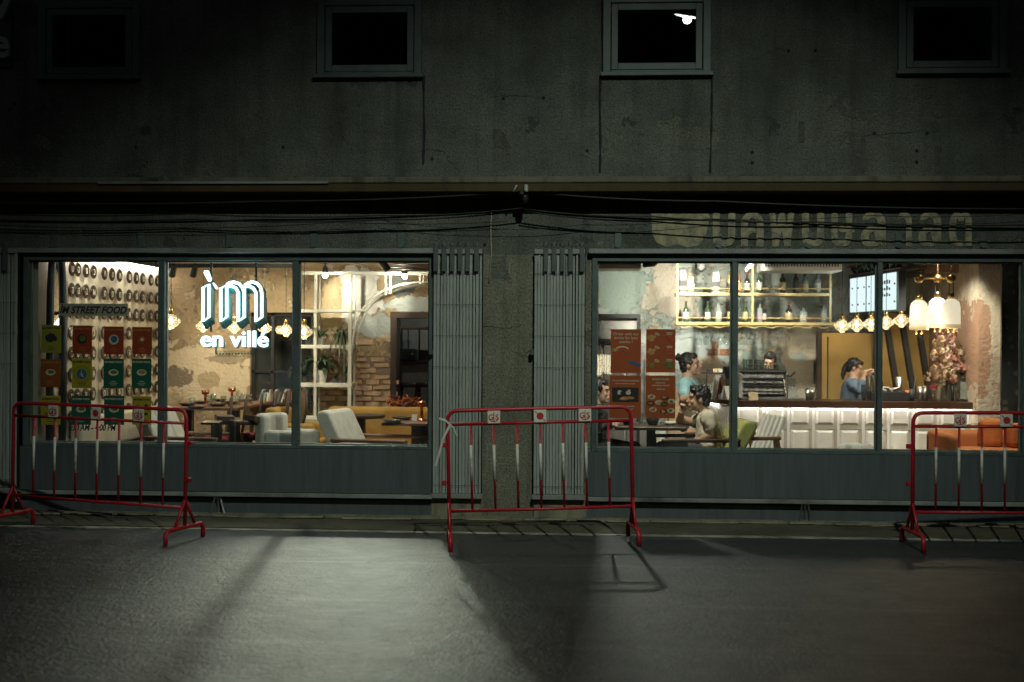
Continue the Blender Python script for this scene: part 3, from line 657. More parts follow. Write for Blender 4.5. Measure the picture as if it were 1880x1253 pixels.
cm = thing('coffee_grinder', 'dark coffee machine on the inner room counter', 'coffee machine', (c.x, 5.15, c.z)); MB().box(c.x - .12, c.x + .10, 5.05, 5.3, c.z, c.z + .16).build('body', 'black_paint', cm, bevel=.02); MB().lathe([(.03, .16), (.06, .26), (.06, .27)], (c.x - .04, 5.15, c.z), 12).build('hopper', 'drink_glass', cm); MB().tube([(c.x + .05, 5.03, c.z + .1), (c.x + .05, 4.97, c.z + .09)], .012, 6).build('spout', 'steel', cm)
for k, px in enumerate((752, 782)):
    c = P(px, 706, 4.2)
    st = thing('bar_stool', ['dark bar stool on splayed legs in the doorway beside its left jamb', 'dark bar stool on splayed legs deeper right in the doorway'][k], 'stool', (c.x, 4.2, 0), 'stools in the doorway')
    MB().lathe([(.15, 0), (.17, .02), (.16, .05), (0, .055)], (c.x, 4.2, c.z - .03), 18).build('seat', 'wood_dark', st, smooth=True)
    for sx_, sy_ in ((1, 1), (1, -1), (-1, 1), (-1, -1)): MB().tube([(c.x + .1*sx_, 4.2 + .1*sy_, c.z - .02), (c.x + .19*sx_, 4.2 + .17*sy_, 0)], .014, 6).build('leg', 'wood_dark', st)
lamp('inner_room_light', 'POINT', (xc + .55, 4.7, 2.3), 16, (0.9, 0.95, 0.9), .05)

# ---------------------------------------------------------------- side wall panels with round letter plaques
M('plaque', (0.018, 0.012, 0.009), 0.22, var=0.2); M('plaque_letter', (0.80, 0.75, 0.62), 0.3, var=0.05)
M('panel_board', (0.58, 0.52, 0.40), 0.5, var=0.1, scale=4, stretch=(1, 3, 1), bump=.1)
cols = [126, 137, 152, 166, 186, 200, 214, 232, 245, 257, 272, 284]
ys = [PX(c_, 600, XW + .03).y for c_ in cols]
zr0 = PX(284, 711, XW + .03).z; dz = (PX(284, 516, XW + .03).z - zr0) / 6
bounds = [PX(120, 600, XW).y, PX(178, 600, XW).y, PX(225, 600, XW).y, PX(266, 600, XW).y, YB - .01]
letters = 'กขคงจฉชซญดตถทธนบปผพฟภมยรลวศสหอฮ'
disc = MB().lathe([(.062, 0), (.067, .004), (.067, .012), (.060, .016), (0, .016)], (0, 0, 0), 24, Matrix.Rotation(R(90), 3, 'Y'))
proto = None; lets = {}
for k in range(4):
    pn = MB().box(XW + .002, XW + .018, bounds[k] + .004, bounds[k+1] - .004, .35, CE - .15).build('letter_plaque_board', 'panel_board', org=(XW, bounds[k], .35))
    tag(pn, ['first pale wall panel with round letter plaques, nearest the street window', 'second pale wall panel with round letter plaques', 'third pale wall panel with round letter plaques', 'last pale wall panel with round letter plaques, against the peeling back wall'][k], 'wall panel', 'panels with letter plaques on the side wall')
    for ci, y in enumerate(ys):
        if not (bounds[k] <= y < bounds[k+1]): continue
        for r_ in range(-1, 8):
            z = zr0 + dz * r_
            if z > CE - .2: continue
            if proto is None:
                sv = ORG[pn]; ORG[pn] = Vector((0,0,0)); proto = MB().add(disc.v, disc.f).build('plaque', 'plaque', pn); ORG[pn] = sv; pq = proto; pq.location = Vector((XW + .05, y, z)) - sv
            else: pq = inst(proto, 'plaque', pn, (XW + .05, y, z))
            ch = random.choice(letters)
            if ch not in lets:
                t_ = text_mb(ch, .10, (.0175, 0, 0), .002, xdir=(0, 1, 0)); ORG[pq] = Vector((0,0,0)); lets[ch] = t_.build('letter', 'plaque_letter', pq)
            else:
                o = bpy.data.objects.new('letter', lets[ch].data); COL.objects.link(o); o.parent = pq
# LED rail along the top of the side wall, and its wall wash
zl = PX(290, 497, XW).z
lr = thing('led_rail', 'black rail with lit LED strip along the top of the plaque wall', 'light', (XW, 1.8, zl))
MB().box(XW + .02, XW + .10, .3, YB - .05, zl + .015, zl + .06).build('rail', 'black_paint', lr); MB().box(XW + .03, XW + .09, .35, YB - .08, zl + .005, zl + .0145).build('strip', 'led_warm', lr)
lamp('wall_wash', 'SPOT', (XW + .45, .95, 2.5), 24, (1, .95, .78), .04, lr, aim=(XW, 1.1, 1.3), size=95, blend=.8)
lamp('wall_wash', 'SPOT', (XW + .5, 2.1, 2.5), 22, (1, .94, .76), .04, lr, aim=(XW, 2.0, 1.2), size=95, blend=.8)
# arched mirror at the near end of the side wall
am = thing('arched_mirror', 'black framed arched mirror leaning at the near end of the plaque wall', 'mirror', (XW + .1, .2, 0))
arc = [(XW + .12, .07, .3), (XW + .12, .07, 1.2)] + [(XW + .12, .20 - .13*math.cos(a), 1.75 + .62*math.sin(a)) for a in [math.pi*k/10 for k in range(11)]] + [(XW + .12, .33, 1.2), (XW + .12, .33, .3)]
MB().tube(arc, .035, 8).build('frame', 'black_paint', am, smooth=True); M('mirror', (.6, .6, .6), .03, 1.0, var=.02)
MB().prism([Vector(p_) for p_ in arc], (-.01, 0, 0)).build('mirror_glass', 'mirror', am)

# ---------------------------------------------------------------- pendant lamps of clear ribbed glass
def pendant_proto():
    t = thing('pendant_lamp', 'clear glass pendant lamp', 'pendant lamp', (0, 0, 0))
    MB().lathe([(.028, .095), (.034, .085), (.055, .075), (.062, .055), (.098, .038), (.105, .018), (.102, .010), (.107, .0), (.100, -.010), (.094, -.018), (.066, -.042), (.040, -.056), (.034, -.075), (.022, -.085)], (0,0,0), 20).build('shade', 'lamp_glass', t, smooth=True)
    MB().lathe([(.012, .17), (.026, .16), (.030, .10), (.022, .07), (.010, .06)], (0,0,0), 12).build('cap', 'brass', t, smooth=True)
    MB().lathe([(.006, .062), (.016, .035), (.022, .008), (.015, -.018), (0, -.027)], (0,0,0), 12).build('bulb', 'bulb', t, smooth=True)
    MB().tube([(0,0,.16), (0,0,1.2)], .004, 5).build('cord', 'black_paint', t)
    return t
PEN = pendant_proto(); PEN_used = [False]
def pendant(px, py, y, label, w=3.0, sc=1.0):
    o = PEN if not PEN_used[0] else copy_tree(PEN); PEN_used[0] = True
    sc *= .86; c = P(px, py, y); o.location = c; o.scale = (sc, sc, sc); o['label'] = label; o['group'] = 'clear glass pendant lamps'
    for ch in o.children:
        if ch.name.startswith('cord'): ch.scale = (1, 1, (CE - c.z) / sc / 1.2)
    if w: lamp('pendant_light', 'POINT', (0, 0, -.01), w, (1, .78, .48), .05).parent = o
pendant(62, 592, 1.4, 'clear glass pendant lamp in the corner before the arched mirror', 2)
pendant(314, 592, 1.6, 'clear glass pendant lamp hanging just left of the neon sign', 4)
pendant(373, 600, 2.6, 'clear glass pendant lamp hidden behind the neon letter i', 2, .85)
pendant(430, 602, 2.4, 'clear glass pendant lamp behind the neon letters, above the word', 3, .85)
pendant(486, 604, 2.5, 'clear glass pendant lamp behind the end of the neon word', 2, .85)
pendant(525, 608, 2.4, 'clear glass pendant lamp right of the neon sign before the dark window', 3, .85)
pendant(558, 611, 2.3, 'clear glass pendant lamp just past the mullion beside the white shelf', 2)

# ---------------------------------------------------------------- neon shop sign
YN = .26
ns = thing('neon_sign', 'lit white neon sign of block letters hanging inside the middle left window', 'sign', P(430, 560, YN))
def q(a, b_, y=YN): return P(350 + a / 6.96, 480 + b_ / 6.96, y)
strokes = {'i': [([(160,335),(232,292),(232,715),(158,772)], True)],
           'm': [([(460,300),(385,345),(385,772),(460,715)], True),
                 ([(465,318),(530,318),(580,345),(608,400),(608,772),(684,715),(684,320)], False), ([(460,300),(500,276),(550,266),(620,288),(664,340),(684,400)], False),
                 ([(690,318),(748,318),(802,345),(834,400),(834,772),(908,715),(908,400),(893,335),(850,285),(790,264),(735,280),(690,312)], False)]}
for nm, ls in strokes.items():
    mb = MB(); body = MB(); off = Vector((.0, .11, -.045))
    for pts, cl in ls:
        w = [q(*p_) for p_ in pts]; mb.tube(w, .0145, 8, cl, sx=1.0)
        w2 = w + ([w[0]] if cl else [])
        for a_, b2_ in zip(w2[:-1], w2[1:]):
            d_ = (b2_ - a_).normalized() * .016; nn_ = Vector((d_.z, 0, -d_.x))
            body.prism([a_ - d_ - nn_, b2_ + d_ - nn_, b2_ + d_ + nn_, a_ - d_ + nn_], off)
        body.v = body.v
    bo = body.build('letter_' + nm, 'acrylic_teal', ns)
    for v in bo.data.vertices: v.co.y += .018
    mb.build('neon_tube', 'neon_white', bo, smooth=True)
acc = [(172,118),(225,118),(258,215),(245,248),(215,245),(165,150)]
ac = MB().prism([q(*p_) for p_ in acc], (0, .03, -.01)); ac.prism([q(*p_) for p_ in [(278,275),(300,275),(340,325),(335,342),(312,340)]], (0, .03, -.01)); ac.build('accent', 'neon_white', ns)
MB().prism([q(a_ + 8, b2_, YN + .035) for a_, b2_ in acc], (0, .1, -.03)).build('accent_back', 'acrylic_teal', ns)
c = q(560, 985); t_ = text_mb('en villé', .20, c - Vector((0, 0, .012)), .03, bold=.003, sx=1.0)
xs = [v.x for v in t_.v]; kx = (q(990, 900).x - q(130, 900).x) / (max(xs) - min(xs)); t_.v = [Vector((c.x + (v.x - (max(xs) + min(xs))/2)*kx, v.y, v.z)) for v in t_.v]
w_ = t_.build('word', 'neon_white', ns)
MB().add([v + Vector((.006, .035, -.012)) for v in t_.v], t_.f).build('word_back', 'acrylic_teal', ns)
for px, top in ((262, 20), (838, 20)):
    MB().tube([q(px, -20, YN + .08), q(px, 900, YN + .08)], .010, 6).build('hanging_rod', 'black_paint', ns)
MB().tube([q(325, 1060, YN + .05), q(325, 1180, YN + .05)], .007, 6).build('hanging_rod', 'black_paint', ns)
MB().box(q(310, 1000).x, q(840, 1000).x, YN, YN + .006, q(500, 1225).z, q(500, 1140).z).build('dotted_plate', 'drink_glass', ns)
for k in range(13):
    c = q(335 + k*40, 1183, YN - .002); MB().ball(c, (.008, .003, .008), 8, 5).build('plate_dot', 'black_paint', ns)
lamp('neon_light', 'POINT', P(430, 560, YN - .1), 13, (.55, .92, 1.0), .12, ns)
# ceiling track above it
tr = thing('ceiling_track', 'dark ceiling track with black spotlight heads above the neon sign', 'track', P(430, 495, 1.6))
a, b_ = P(300, 492, 1.6), P(545, 492, 1.6); MB().box(a.x, b_.x, 1.56, 1.64, a.z, a.z + .04).build('rail', 'black_paint', tr)
for px in (318, 357): 
    c = P(px, 496, 1.6); MB().lathe([(.0, -.07), (.035, -.07), (.03, .06), (0, .06)], c, 12, Euler((.5, .4, 0)).to_matrix()).build('spotlight_head', 'black_paint', tr)

# ---------------------------------------------------------------- posters on the left window
YG = .013                                       # stuck on the street face of the glass
backlit('p_yellow', (0.42, 0.37, 0.03)); backlit('p_olive', (0.32, 0.32, 0.04)); backlit('p_red', (0.34, 0.06, 0.018)); backlit('p_brown', (0.30, 0.09, 0.02)); backlit('p_green', (0.012, 0.13, 0.075))
M('ink', (0.015, 0.015, 0.013), .7, var=.1); M('ink_cream', (0.55, 0.48, 0.34), .7, var=.1); M('ink_gold', (0.45, 0.20, 0.05), .7, var=.1); M('ink_blue', (0.03, 0.10, 0.20), .7, var=.1); M('ink_food', (0.30, 0.13, 0.04), .7, var=.7, scale=60); M('ink_salad', (0.10, 0.13, 0.03), .7, var=.7, scale=70)
def flat_disc(mb, c, rx, rz, th=.0012, n=20):
    return mb.prism([(c[0] + rx*math.cos(2*math.pi*k/n), c[1], c[2] + rz*math.sin(2*math.pi*k/n)) for k in range(n)], (0, -th, 0))
pics = {'chicken wings': 'dark', 'dumplings': 'bowl', 'rice bowl': 'bowl', 'toast': 'sq'}
rows = [[(76,112,597,648,'p_olive','olive yellow poster of dark fried food, top of the first column'), (133,169,598,650,'p_red','dark red poster with a food bowl, left of the three in the top row'), (191,227,600,651,'p_red','dark red poster with a round blue bowl in the top row'), (243,279,601,651,'p_red','dark red poster with square toast, beside the mullion in the top row')],
        [(75,111,660,711,'p_brown','brown poster with oval white plate, middle of the first column'), (132,169,659,713,'p_yellow','yellow poster with round blue walking figure emblem'), (190,227,659,713,'p_green','green poster with a steaming bowl in the middle row'), (242,278,659,713,'p_green','green poster with pink wrapped food beside the mullion')],
        [(75,111,727,780,'p_yellow','yellow poster lowest of the first column, behind the barrier'), (131,167,727,780,'p_green','green poster with white bowl behind the barrier, second of the bottom row'), (191,228,727,780,'p_green','green poster with pale bowl behind the barrier, third of the bottom row'), (243,278,728,780,'p_yellow','yellow poster with four small pictures beside the mullion, bottom row')]]
for ri, row in enumerate(rows):
    for ci, (x0, x1, y0, y1, mt, lab) in enumerate(row):
        a, b_ = P(x0, y1, YG), P(x1, y0, YG); cx, cz = (a.x + b_.x)/2, (a.z + b_.z)/2; w = b_.x - a.x; h = b_.z - a.z
        po = thing('poster', lab, 'poster', (cx, YG, a.z), 'street food posters on the left window')
        MB().box(a.x, b_.x, YG - .001, YG + .003, a.z, b_.z).build('sheet', mt, po)
        yel = mt in ('p_yellow', 'p_olive'); ik = 'ink' if yel else ('ink_cream' if mt == 'p_green' else 'ink_gold')
        text_mb('IM STREET FOOD', w*.115, (cx, YG - .002, b_.z - h*.12), .001, bold=.0008).build('printed_heading', ik, po)
        yp = YG - .0015
        if (ri, ci) == (1, 1):
            flat_disc(MB(), (cx, yp, cz - h*.02), w*.40, w*.40).build('printed_ring', 'ink', po); flat_disc(MB(), (cx, yp - .0015, cz - h*.02), w*.385, w*.385).build('printed_ring', 'p_yellow', po); flat_disc(MB(), (cx, yp - .003, cz - h*.02), w*.25, w*.25).build('printed_emblem', 'ink_blue', po)
            f = MB().tube([(cx, yp - .0045, cz + .035), (cx - .005, yp - .0045, cz)], .009, 5, sx=.2).tube([(cx - .005, yp - .0045, cz), (cx + .012, yp - .0045, cz - .03)], .006, 5, sx=.2).tube([(cx - .005, yp - .0045, cz), (cx - .016, yp - .0045, cz - .028)], .006, 5, sx=.2); f.build('printed_figure', 'ink_cream', po)
        elif (ri, ci) in ((2, 0), (2, 3)):
            for dx, dz_ in ((-.22, .17), (.22, .17), (-.22, -.12), (.22, -.12)): flat_disc(MB(), (cx + dx*w, yp, cz + dz_*h), w*.10, w*.075).build('printed_picture', 'ink_food' if dx < 0 else 'ink', po)
        elif (ri, ci) == (0, 0):
            f = MB()
            for k, (dx, dz_) in enumerate(((-.2, .02), (-.05, .08), (.1, .06), (.2, -.02), (0, -.06), (-.12, -.05))): f.prism([(cx + w*(dx + .11*math.cos(t)), yp - k*.0004, cz + h*(dz_ + .03 + .10*math.sin(t))) for t in [2*math.pi*j/9 for j in range(9)]], (0, -.001, 0))
            f.build('printed_picture', 'ink', po)
        elif (ri, ci) == (0, 3):
            MB().obox((cx, yp, cz + .01), (w*.28, .001, w*.28), (0, R(35), 0)).build('printed_picture', 'ink_food', po); flat_disc(MB(), (cx, yp - .001, cz + .01), w*.08, w*.08).build('printed_picture', 'ink_cream', po)
        else:
            flat_disc(MB(), (cx, yp, cz + h*.03), w*.25, w*(.25 if ri == 0 else .16)).build('printed_bowl', 'ink_cream' if (ri, ci) != (0, 1) else 'ink', po)
            flat_disc(MB(), (cx + .004, yp - .0015, cz + h*.045), w*.17, w*(.17 if ri == 0 else .09)).build('printed_food', {0: 'ink_food', 2: 'ink_blue'}.get(ci, 'ink_salad') if ri == 0 else 'ink_salad' if ci != 3 else 'ink_food', po)
        for k, wd in ((0, .22), (1, .42), (2, .3)): MB().box(cx - w*wd/2, cx + w*wd/2, yp - .001, yp, a.z + h*(.22 - .06*k), a.z + h*(.22 - .06*k) + h*.018).build('printed_line', ik, po)
a, b_ = P(108, 580, YG), P(235, 558, YG)
st = thing('window_strip_sign', 'grey strip sign with black italic lettering across the poster window', 'sign', ((a.x + b_.x)/2, YG, a.z))
backlit('strip_grey', (0.42, 0.42, 0.36)); MB().box(a.x, b_.x, YG - .001, YG + .003, a.z, b_.z).build('strip', 'strip_grey', st)
t_ = text_mb('ÌM STREET FOOD', .085, ((a.x + b_.x)/2, YG - .003, (a.z + b_.z)/2 - .006), .001, bold=.0025, shear=.28); xs = [v.x for v in t_.v]; cx = (a.x + b_.x)/2; kx = (b_.x - a.x)*.97/(max(xs) - min(xs)); t_.v = [Vector((cx + (v.x - (max(xs) + min(xs))/2)*kx, v.y, v.z)) for v in t_.v]
t_.build('printed_heading', 'ink', st)
c = P(168, 786, YG); t_ = text_mb('9:30 AM - 4:00 PM', .075, c, .001, bold=.002, shear=.2); xs = [v.x for v in t_.v]; kx = (P(211, 786, YG).x - P(124, 786, YG).x)/(max(xs) - min(xs)); t_.v = [Vector((c.x + (v.x - c.x)*kx, v.y, v.z)) for v in t_.v]
tag(t_.build('opening_hours', 'ink', org=c), 'black italic opening hours lettering on the glass below the green posters', 'lettering')

# ---------------------------------------------------------------- white divider shelf with arch
YS = 2.95
ds = thing('divider_shelf', 'white open frame shelf divider with double arch in the third window', 'shelf', (wx(600, YS), YS, 0))
def vp(px0, px1, py0, py1, d0=YS, d1=YS + .22, nm='upright'):
    a, b_ = P(px0, py1, d0), P(px1, py0, d0); MB().box(a.x, b_.x, d0, d1, a.z, b_.z).build(nm, 'white_paint', ds, bevel=.003)
for x0, x1, y0, y1 in ((548.5, 553, 500, 830), (575, 582, 505, 830), (638, 646, 505, 760)): vp(x0, x1, y0, y1, YS, YS + .04)
for x0, x1, y0, y1 in ((584, 588, 505, 760), (648, 653, 505, 760)): vp(x0, x1, y0, y1, YS + .2, YS + .24)
for py, h in ((569, 5), (634, 6), (704, 7), (766, 5)): vp(549, 646, py, py + h, YS - .002, YS + .24, 'shelf')
vp(549, 792, 499, 505, YS - .004, YS + .05, 'top_beam'); vp(653, 675, 569, 573, YS, YS + .03, 'shelf')
for x0, x1, y0, y1 in ((706, 710, 505, 542), (714, 718, 505, 540), (769, 773, 505, 522), (776, 779, 506, 520)): vp(x0, x1, y0, y1, YS, YS + .04, 'upright')
arc = [(646,660),(648,622),(654,592),(663,573),(677,553),(693,540),(711,531),(735,523),(760,519),(790,518)]
MB().tube([P(a, b_, YS + .02) for a, b_ in arc], .013, 8).build('arch', 'white_paint', ds, smooth=True)
MB().tube([P(a + 6, b_ + 5, YS + .18) for a, b_ in arc], .013, 8).build('arch', 'white_paint', ds, smooth=True)

# ---------------------------------------------------------------- plants
def leafstrip(mb, base, az, length, rise, droop, w):
    pts = []; c_, s_ = math.cos(az), math.sin(az); n_ = 6
    for k in range(n_ + 1):
        u = k / n_; r_ = length * u; z_ = rise * math.sin(min(1, u*1.1) * math.pi * .5) - droop * u * u
        pts.append((Vector(base) + Vector((c_*r_, s_*r_, z_)), w * (math.sin(math.pi*(.12 + .88*u)) + .04)))
    vs = []; side = Vector((-s_, c_, 0))
    for p_, ww in pts: vs += [p_ - side*ww, p_ + Vector((0, 0, ww*.35)), p_ + side*ww]
    fs = []
    for k in range(n_): a_ = k*3; fs += [(a_, a_+1, a_+4, a_+3), (a_+1, a_+2, a_+5, a_+4)]
    mb.add(vs, fs)
def plant(label, px, py, y, pot, potmat, nleaf, L, rise, droop, w, mat='leaf', seed=1, frond=False):
    rnd = random.Random(seed); c = P(px, py, y); t = thing('potted_plant', label, 'plant', c, 'plants on the white shelf')
    r_, h_ = pot; MB().lathe([(r_*.72, 0), (r_, h_), (r_*1.05, h_), (r_*.95, h_*.9), (0, h_*.88)], c, 14).build('pot', potmat, t, smooth=False)
    for k in range(nleaf):
        mb = MB(); leafstrip(mb, c + Vector((0, 0, h_*.9)), rnd.uniform(0, 6.28), L*rnd.uniform(.6, 1.1), rise*rnd.uniform(.5, 1.2), droop*rnd.uniform(.4, 1.3), w*rnd.uniform(.7, 1.2)); mb.build('leaf', mat, t, smooth=True)
yy_ = YS + .1
plant('small plant with arching leaves behind the upright on the second shelf', 566, 633, yy_, (.04, .06), 'pot_dark', 8, .14, .08, .06, .010, 'leaf_dark', 3)
plant('arching plant in a rectangular grey tin on the second shelf', 588, 633, yy_, (.065, .075), 'concrete', 17, .22, .17, .14, .015, 'leaf', 4)
plant('plant with long strap leaves hanging over the second shelf beside the post', 629, 633, yy_, (.05, .11), 'pot_dark', 22, .21, .15, .36, .015, 'leaf', 5)
plant('feathery dark fern at the left end of the third shelf', 558, 703, yy_, (.05, .07), 'pot_dark', 44, .24, .24, .18, .011, 'leaf_dark', 6)
plant('bushy plant in a white pot on the third shelf', 590, 703, yy_, (.07, .14), 'ceramic_white', 40, .22, .20, .14, .026, 'leaf', 7)
plant('low succulent in a small black bowl on the third shelf', 616, 703, yy_, (.045, .055), 'pot_dark', 10, .04, .04, .0, .009, 'leaf', 8)
plant('spiky aloe in a tall dark pot on the third shelf by the post', 632, 703, yy_, (.03, .085), 'pot_dark', 12, .13, .20, .0, .013, 'leaf', 9)

# ---------------------------------------------------------------- track spots that light the back wall, with added beams for the road
def spot_bulb(px, py, y, label, power, aim):
    c = P(px, py, y); t = thing('track_spotlight', label, 'spotlight', c)
    MB().tube([(c.x, y, CE), (c.x, y, c.z + .10)], .008, 6).lathe([(.02, .10), (.03, .06), (.032, .03)], c, 12).build('stem', 'black_paint', t)
    MB().ball(c, .028, 12, 8).build('bulb', 'bulb_spot', t, smooth=True)
    lamp('spot_light', 'POINT', c - Vector((0, .0, .0)), power, (1, .90, .72), .03, t)
    if aim is not None: lamp('spot_beam', 'SPOT', c + Vector((0, .03, -.02)), power*1.0, (1, .92, .76), .03, t, aim=aim, size=80, blend=.7)
    lamp('added_road_beam', 'SPOT', c + Vector((0, -.03, -.02)), power*6.8, (.93, 1.0, .80), .06, t, aim=(c.x*.25 - .72, -3.3, 0), size=33, blend=1.0)  # added outward beam that throws the light pool on the road
spot_bulb(597, 506, 2.7, 'lit round track spotlight above the white shelf', 26, P(650, 560, YB))
spot_bulb(743, 508, 2.7, 'lit round track spotlight above the dark doorway', 32, P(690, 545, YB))
hc = P(705, 486, 1.8); hs = thing('ceiling_spotlight', 'black unlit spotlight head hanging near the window top above the shelf arch', 'spotlight', hc); MB().lathe([(0, -.07), (.035, -.07), (.035, .06), (0, .07)], hc, 12, Euler((.3, -.6, 0)).to_matrix()).build('head', 'black_paint', hs); MB().tube([hc, (hc.x, hc.y, CE)], .01, 6).build('stem', 'black_paint', hs)
for k, (py, x0, x1) in enumerate(((487, 715, 800), (492, 700, 800), (496, 720, 800))):
    a, b_ = P(x0, py, 2.2), P(x1, py, 2.2); tag(MB().tube([a, b_], .012, 8).build('ceiling_pipe', 'steel', org=a, smooth=True), ['upper thin steel ceiling pipe above the doorway', 'middle thin steel ceiling pipe above the doorway', 'lower thin steel ceiling pipe above the doorway'][k], 'pipe', 'ceiling pipes')

# ---------------------------------------------------------------- furniture
def table(label, x0, x1, y0, y1, z, top='wood_dark', ped='black_paint', round_=False, legs=None):
    cx, cy = (x0 + x1)/2, (y0 + y1)/2; t = thing('dining_table', label, 'table', (cx, cy, 0))
    if round_: MB().lathe([((x1 - x0)/2 - .01, z - .03), ((x1 - x0)/2, z - .015), ((x1 - x0)/2, z), (0, z)], (cx, cy, 0), 28).build('tabletop', top, t)
    else: MB().box(x0, x1, y0, y1, z - .03, z).build('tabletop', top, t, bevel=.005)
    for lx in (legs or [cx]):
        MB().box(lx - .04, lx + .04, cy - .04, cy + .04, .03, z - .03).build('pedestal', ped, t); MB().box(lx - .2, lx + .2, cy - .2, cy + .2, 0.001, .03).build('base', ped, t, bevel=.005)
    return t
def at(px, py, z):                                # point at height z seen at that pixel
    return PZ(px, py, z)
zt = .85
table('long dark wood table set with plates before the peeling wall', wx(318, 2.2), wx(468, 2.2), 1.55, 2.95, zt - .012, 'wood_mid', legs=[wx(345, 2.2), wx(430, 2.2)])
table('dark table nearest the glass under the neon sign', at(372, 776, .77).x, at(480, 776, .77).x, .55, 1.15, .77, 'wood_dark', legs=[wx(398, .85), wx(432, .85)])
table('dark table with black plates at the right end of the left windows', at(700, 776, .76).x, at(806, 776, .76).x, .75, 1.3, .76, 'wood_mid', legs=[wx(764, 1.0), wx(781, 1.0)])
table('thin round table edge behind the white lounge chair', wx(618, 1.7), wx(706, 1.7), 1.4, 2.1, P(660, 762, 1.75).z, 'wood_dark', round_=True)
table('far round table below the exposed brick wall', wx(634, 2.5), wx(704, 2.5), 2.25, 2.85, P(660, 750, 2.55).z, 'wood_dark', round_=True)
def plate(px, py, z, r_, label, grp='black plates on the long table', y=None):
    c = at(px, py, z); tag(MB().lathe([(r_*.55, 0), (r_*.62, .004), (r_, .022), (r_*.97, .024), (r_*.6, .009), (0, .008)], c, 22).build('plate', 'ceramic_black', org=c, smooth=True), label, 'plate', grp)
for k, (px, py) in enumerate(((344, 745), (369, 741), (401, 737), (399, 746), (423, 742), (451, 738), (360, 751))):
    plate(px, py, zt - .010, .095, ['black plate at the near left corner of the long table', 'black plate beside the left candle holder', 'black plate in the far middle of the long table', 'black plate in the near middle of the long table', 'black plate before the right candle holder', 'black plate at the far right of the long table', 'black plate nearest the glass on the long table'][k])
plate(722, 776, .762, .10, 'front black plate on the table at the right end', 'black plates on the end table'); plate(738, 771, .762, .10, 'rear black plate on the table at the right end', 'black plates on the end table')
def candle(px, py0, py1, y, label):
    c = P(px, py1, y); h = P(px, py0, y).z - c.z; t = thing('candle_holder', label, 'candle holder', c, 'copper candle holders')
    MB().lathe([(.045, 0), (.045, .012), (.02, .02), (.016, .03), (.014, h - .05), (.018, h - .045)], c, 14).build('stem', 'copper', t, smooth=True)
    MB().lathe([(.018, h - .045), (.04, h - .04), (.04, h), (.034, h), (.03, h - .03), (0, h - .03)], c, 14).build('cup', 'copper', t, smooth=True)
candle(377, 717, 747, 2.1, 'copper candle holder at the left of the long table'); candle(426, 712, 739, 2.5, 'copper candle holder at the right of the long table'); candle(774, 737, 773, 1.05, 'copper candle holder on the table at the right end')
c = at(761, 773, .762); tag(MB().obox(c + Vector((0, 0, .03)), (.05, .006, .06), (-.2, 0, 0)).build('table_card', 'ceramic_white', org=c), 'small white card standing beside the copper candle holder', 'card')
# bentwood chairs with cane backs
def bent_chair():
    t = thing('bentwood_chair', 'x', 'chair', (0, 0, 0), 'bentwood chairs at the long table')
    MB().lathe([(.18, .44), (.20, .455), (.20, .475), (.17, .49), (0, .492)], (0,0,0), 20).build('seat', 'fabric_red', t, smooth=True)
    hoop = [(.0 + .17*math.sin(a), .19 + .05*(1 - math.cos(a))*.5 + .04, .70 - .20*math.cos(a)) for a in [2*math.pi*k/16 for k in range(16)]]
    MB().tube(hoop, .013, 8, True).build('back_hoop', 'wood_dark', t, smooth=True)
    MB().prism([Vector(p_)*1 for p_ in hoop], (0, -.006, 0)).build('cane_back', 'cane', t)
    for sx_ in (1, -1):
        MB().tube([(.14*sx_, .18, .60), (.15*sx_, .17, .44), (.17*sx_, .20, 0)], .013, 6).build('leg', 'wood_dark', t); MB().tube([(.14*sx_, -.13, .45), (.17*sx_, -.17, 0)], .013, 6).build('leg', 'wood_dark', t)
    MB().tube([(.15*math.cos(a), .15*math.sin(a), .22) for a in [2*math.pi*k/14 for k in range(14)]], .008, 6, True).build('stretcher', 'wood_dark', t)
    return t
bc = bent_chair()
for k, (px, y, rz, lab) in enumerate(((505, 1.25, -60, 'bentwood cane back chair with red seat nearest the white tub chair'), (476, 1.35, -72, 'bentwood cane back chair second in the row under the neon sign'), (452, 1.45, -75, 'bentwood cane back chair third in the row under the neon sign'), (428, 1.5, -77, 'bentwood cane back chair fourth in the row under the neon sign'), (400, 1.55, -74, 'bentwood cane back chair fifth in the row under the neon sign'), (372, 1.6, -70, 'bentwood cane back chair last in the row, by the plaque wall'))):
    o = bc if k == 0 else copy_tree(bc); c = P(px, 752 + 3*k, y); o.location = (c.x, y, max(0, c.z - .70)); o.rotation_euler = (0, 0, R(rz)); o['label'] = lab
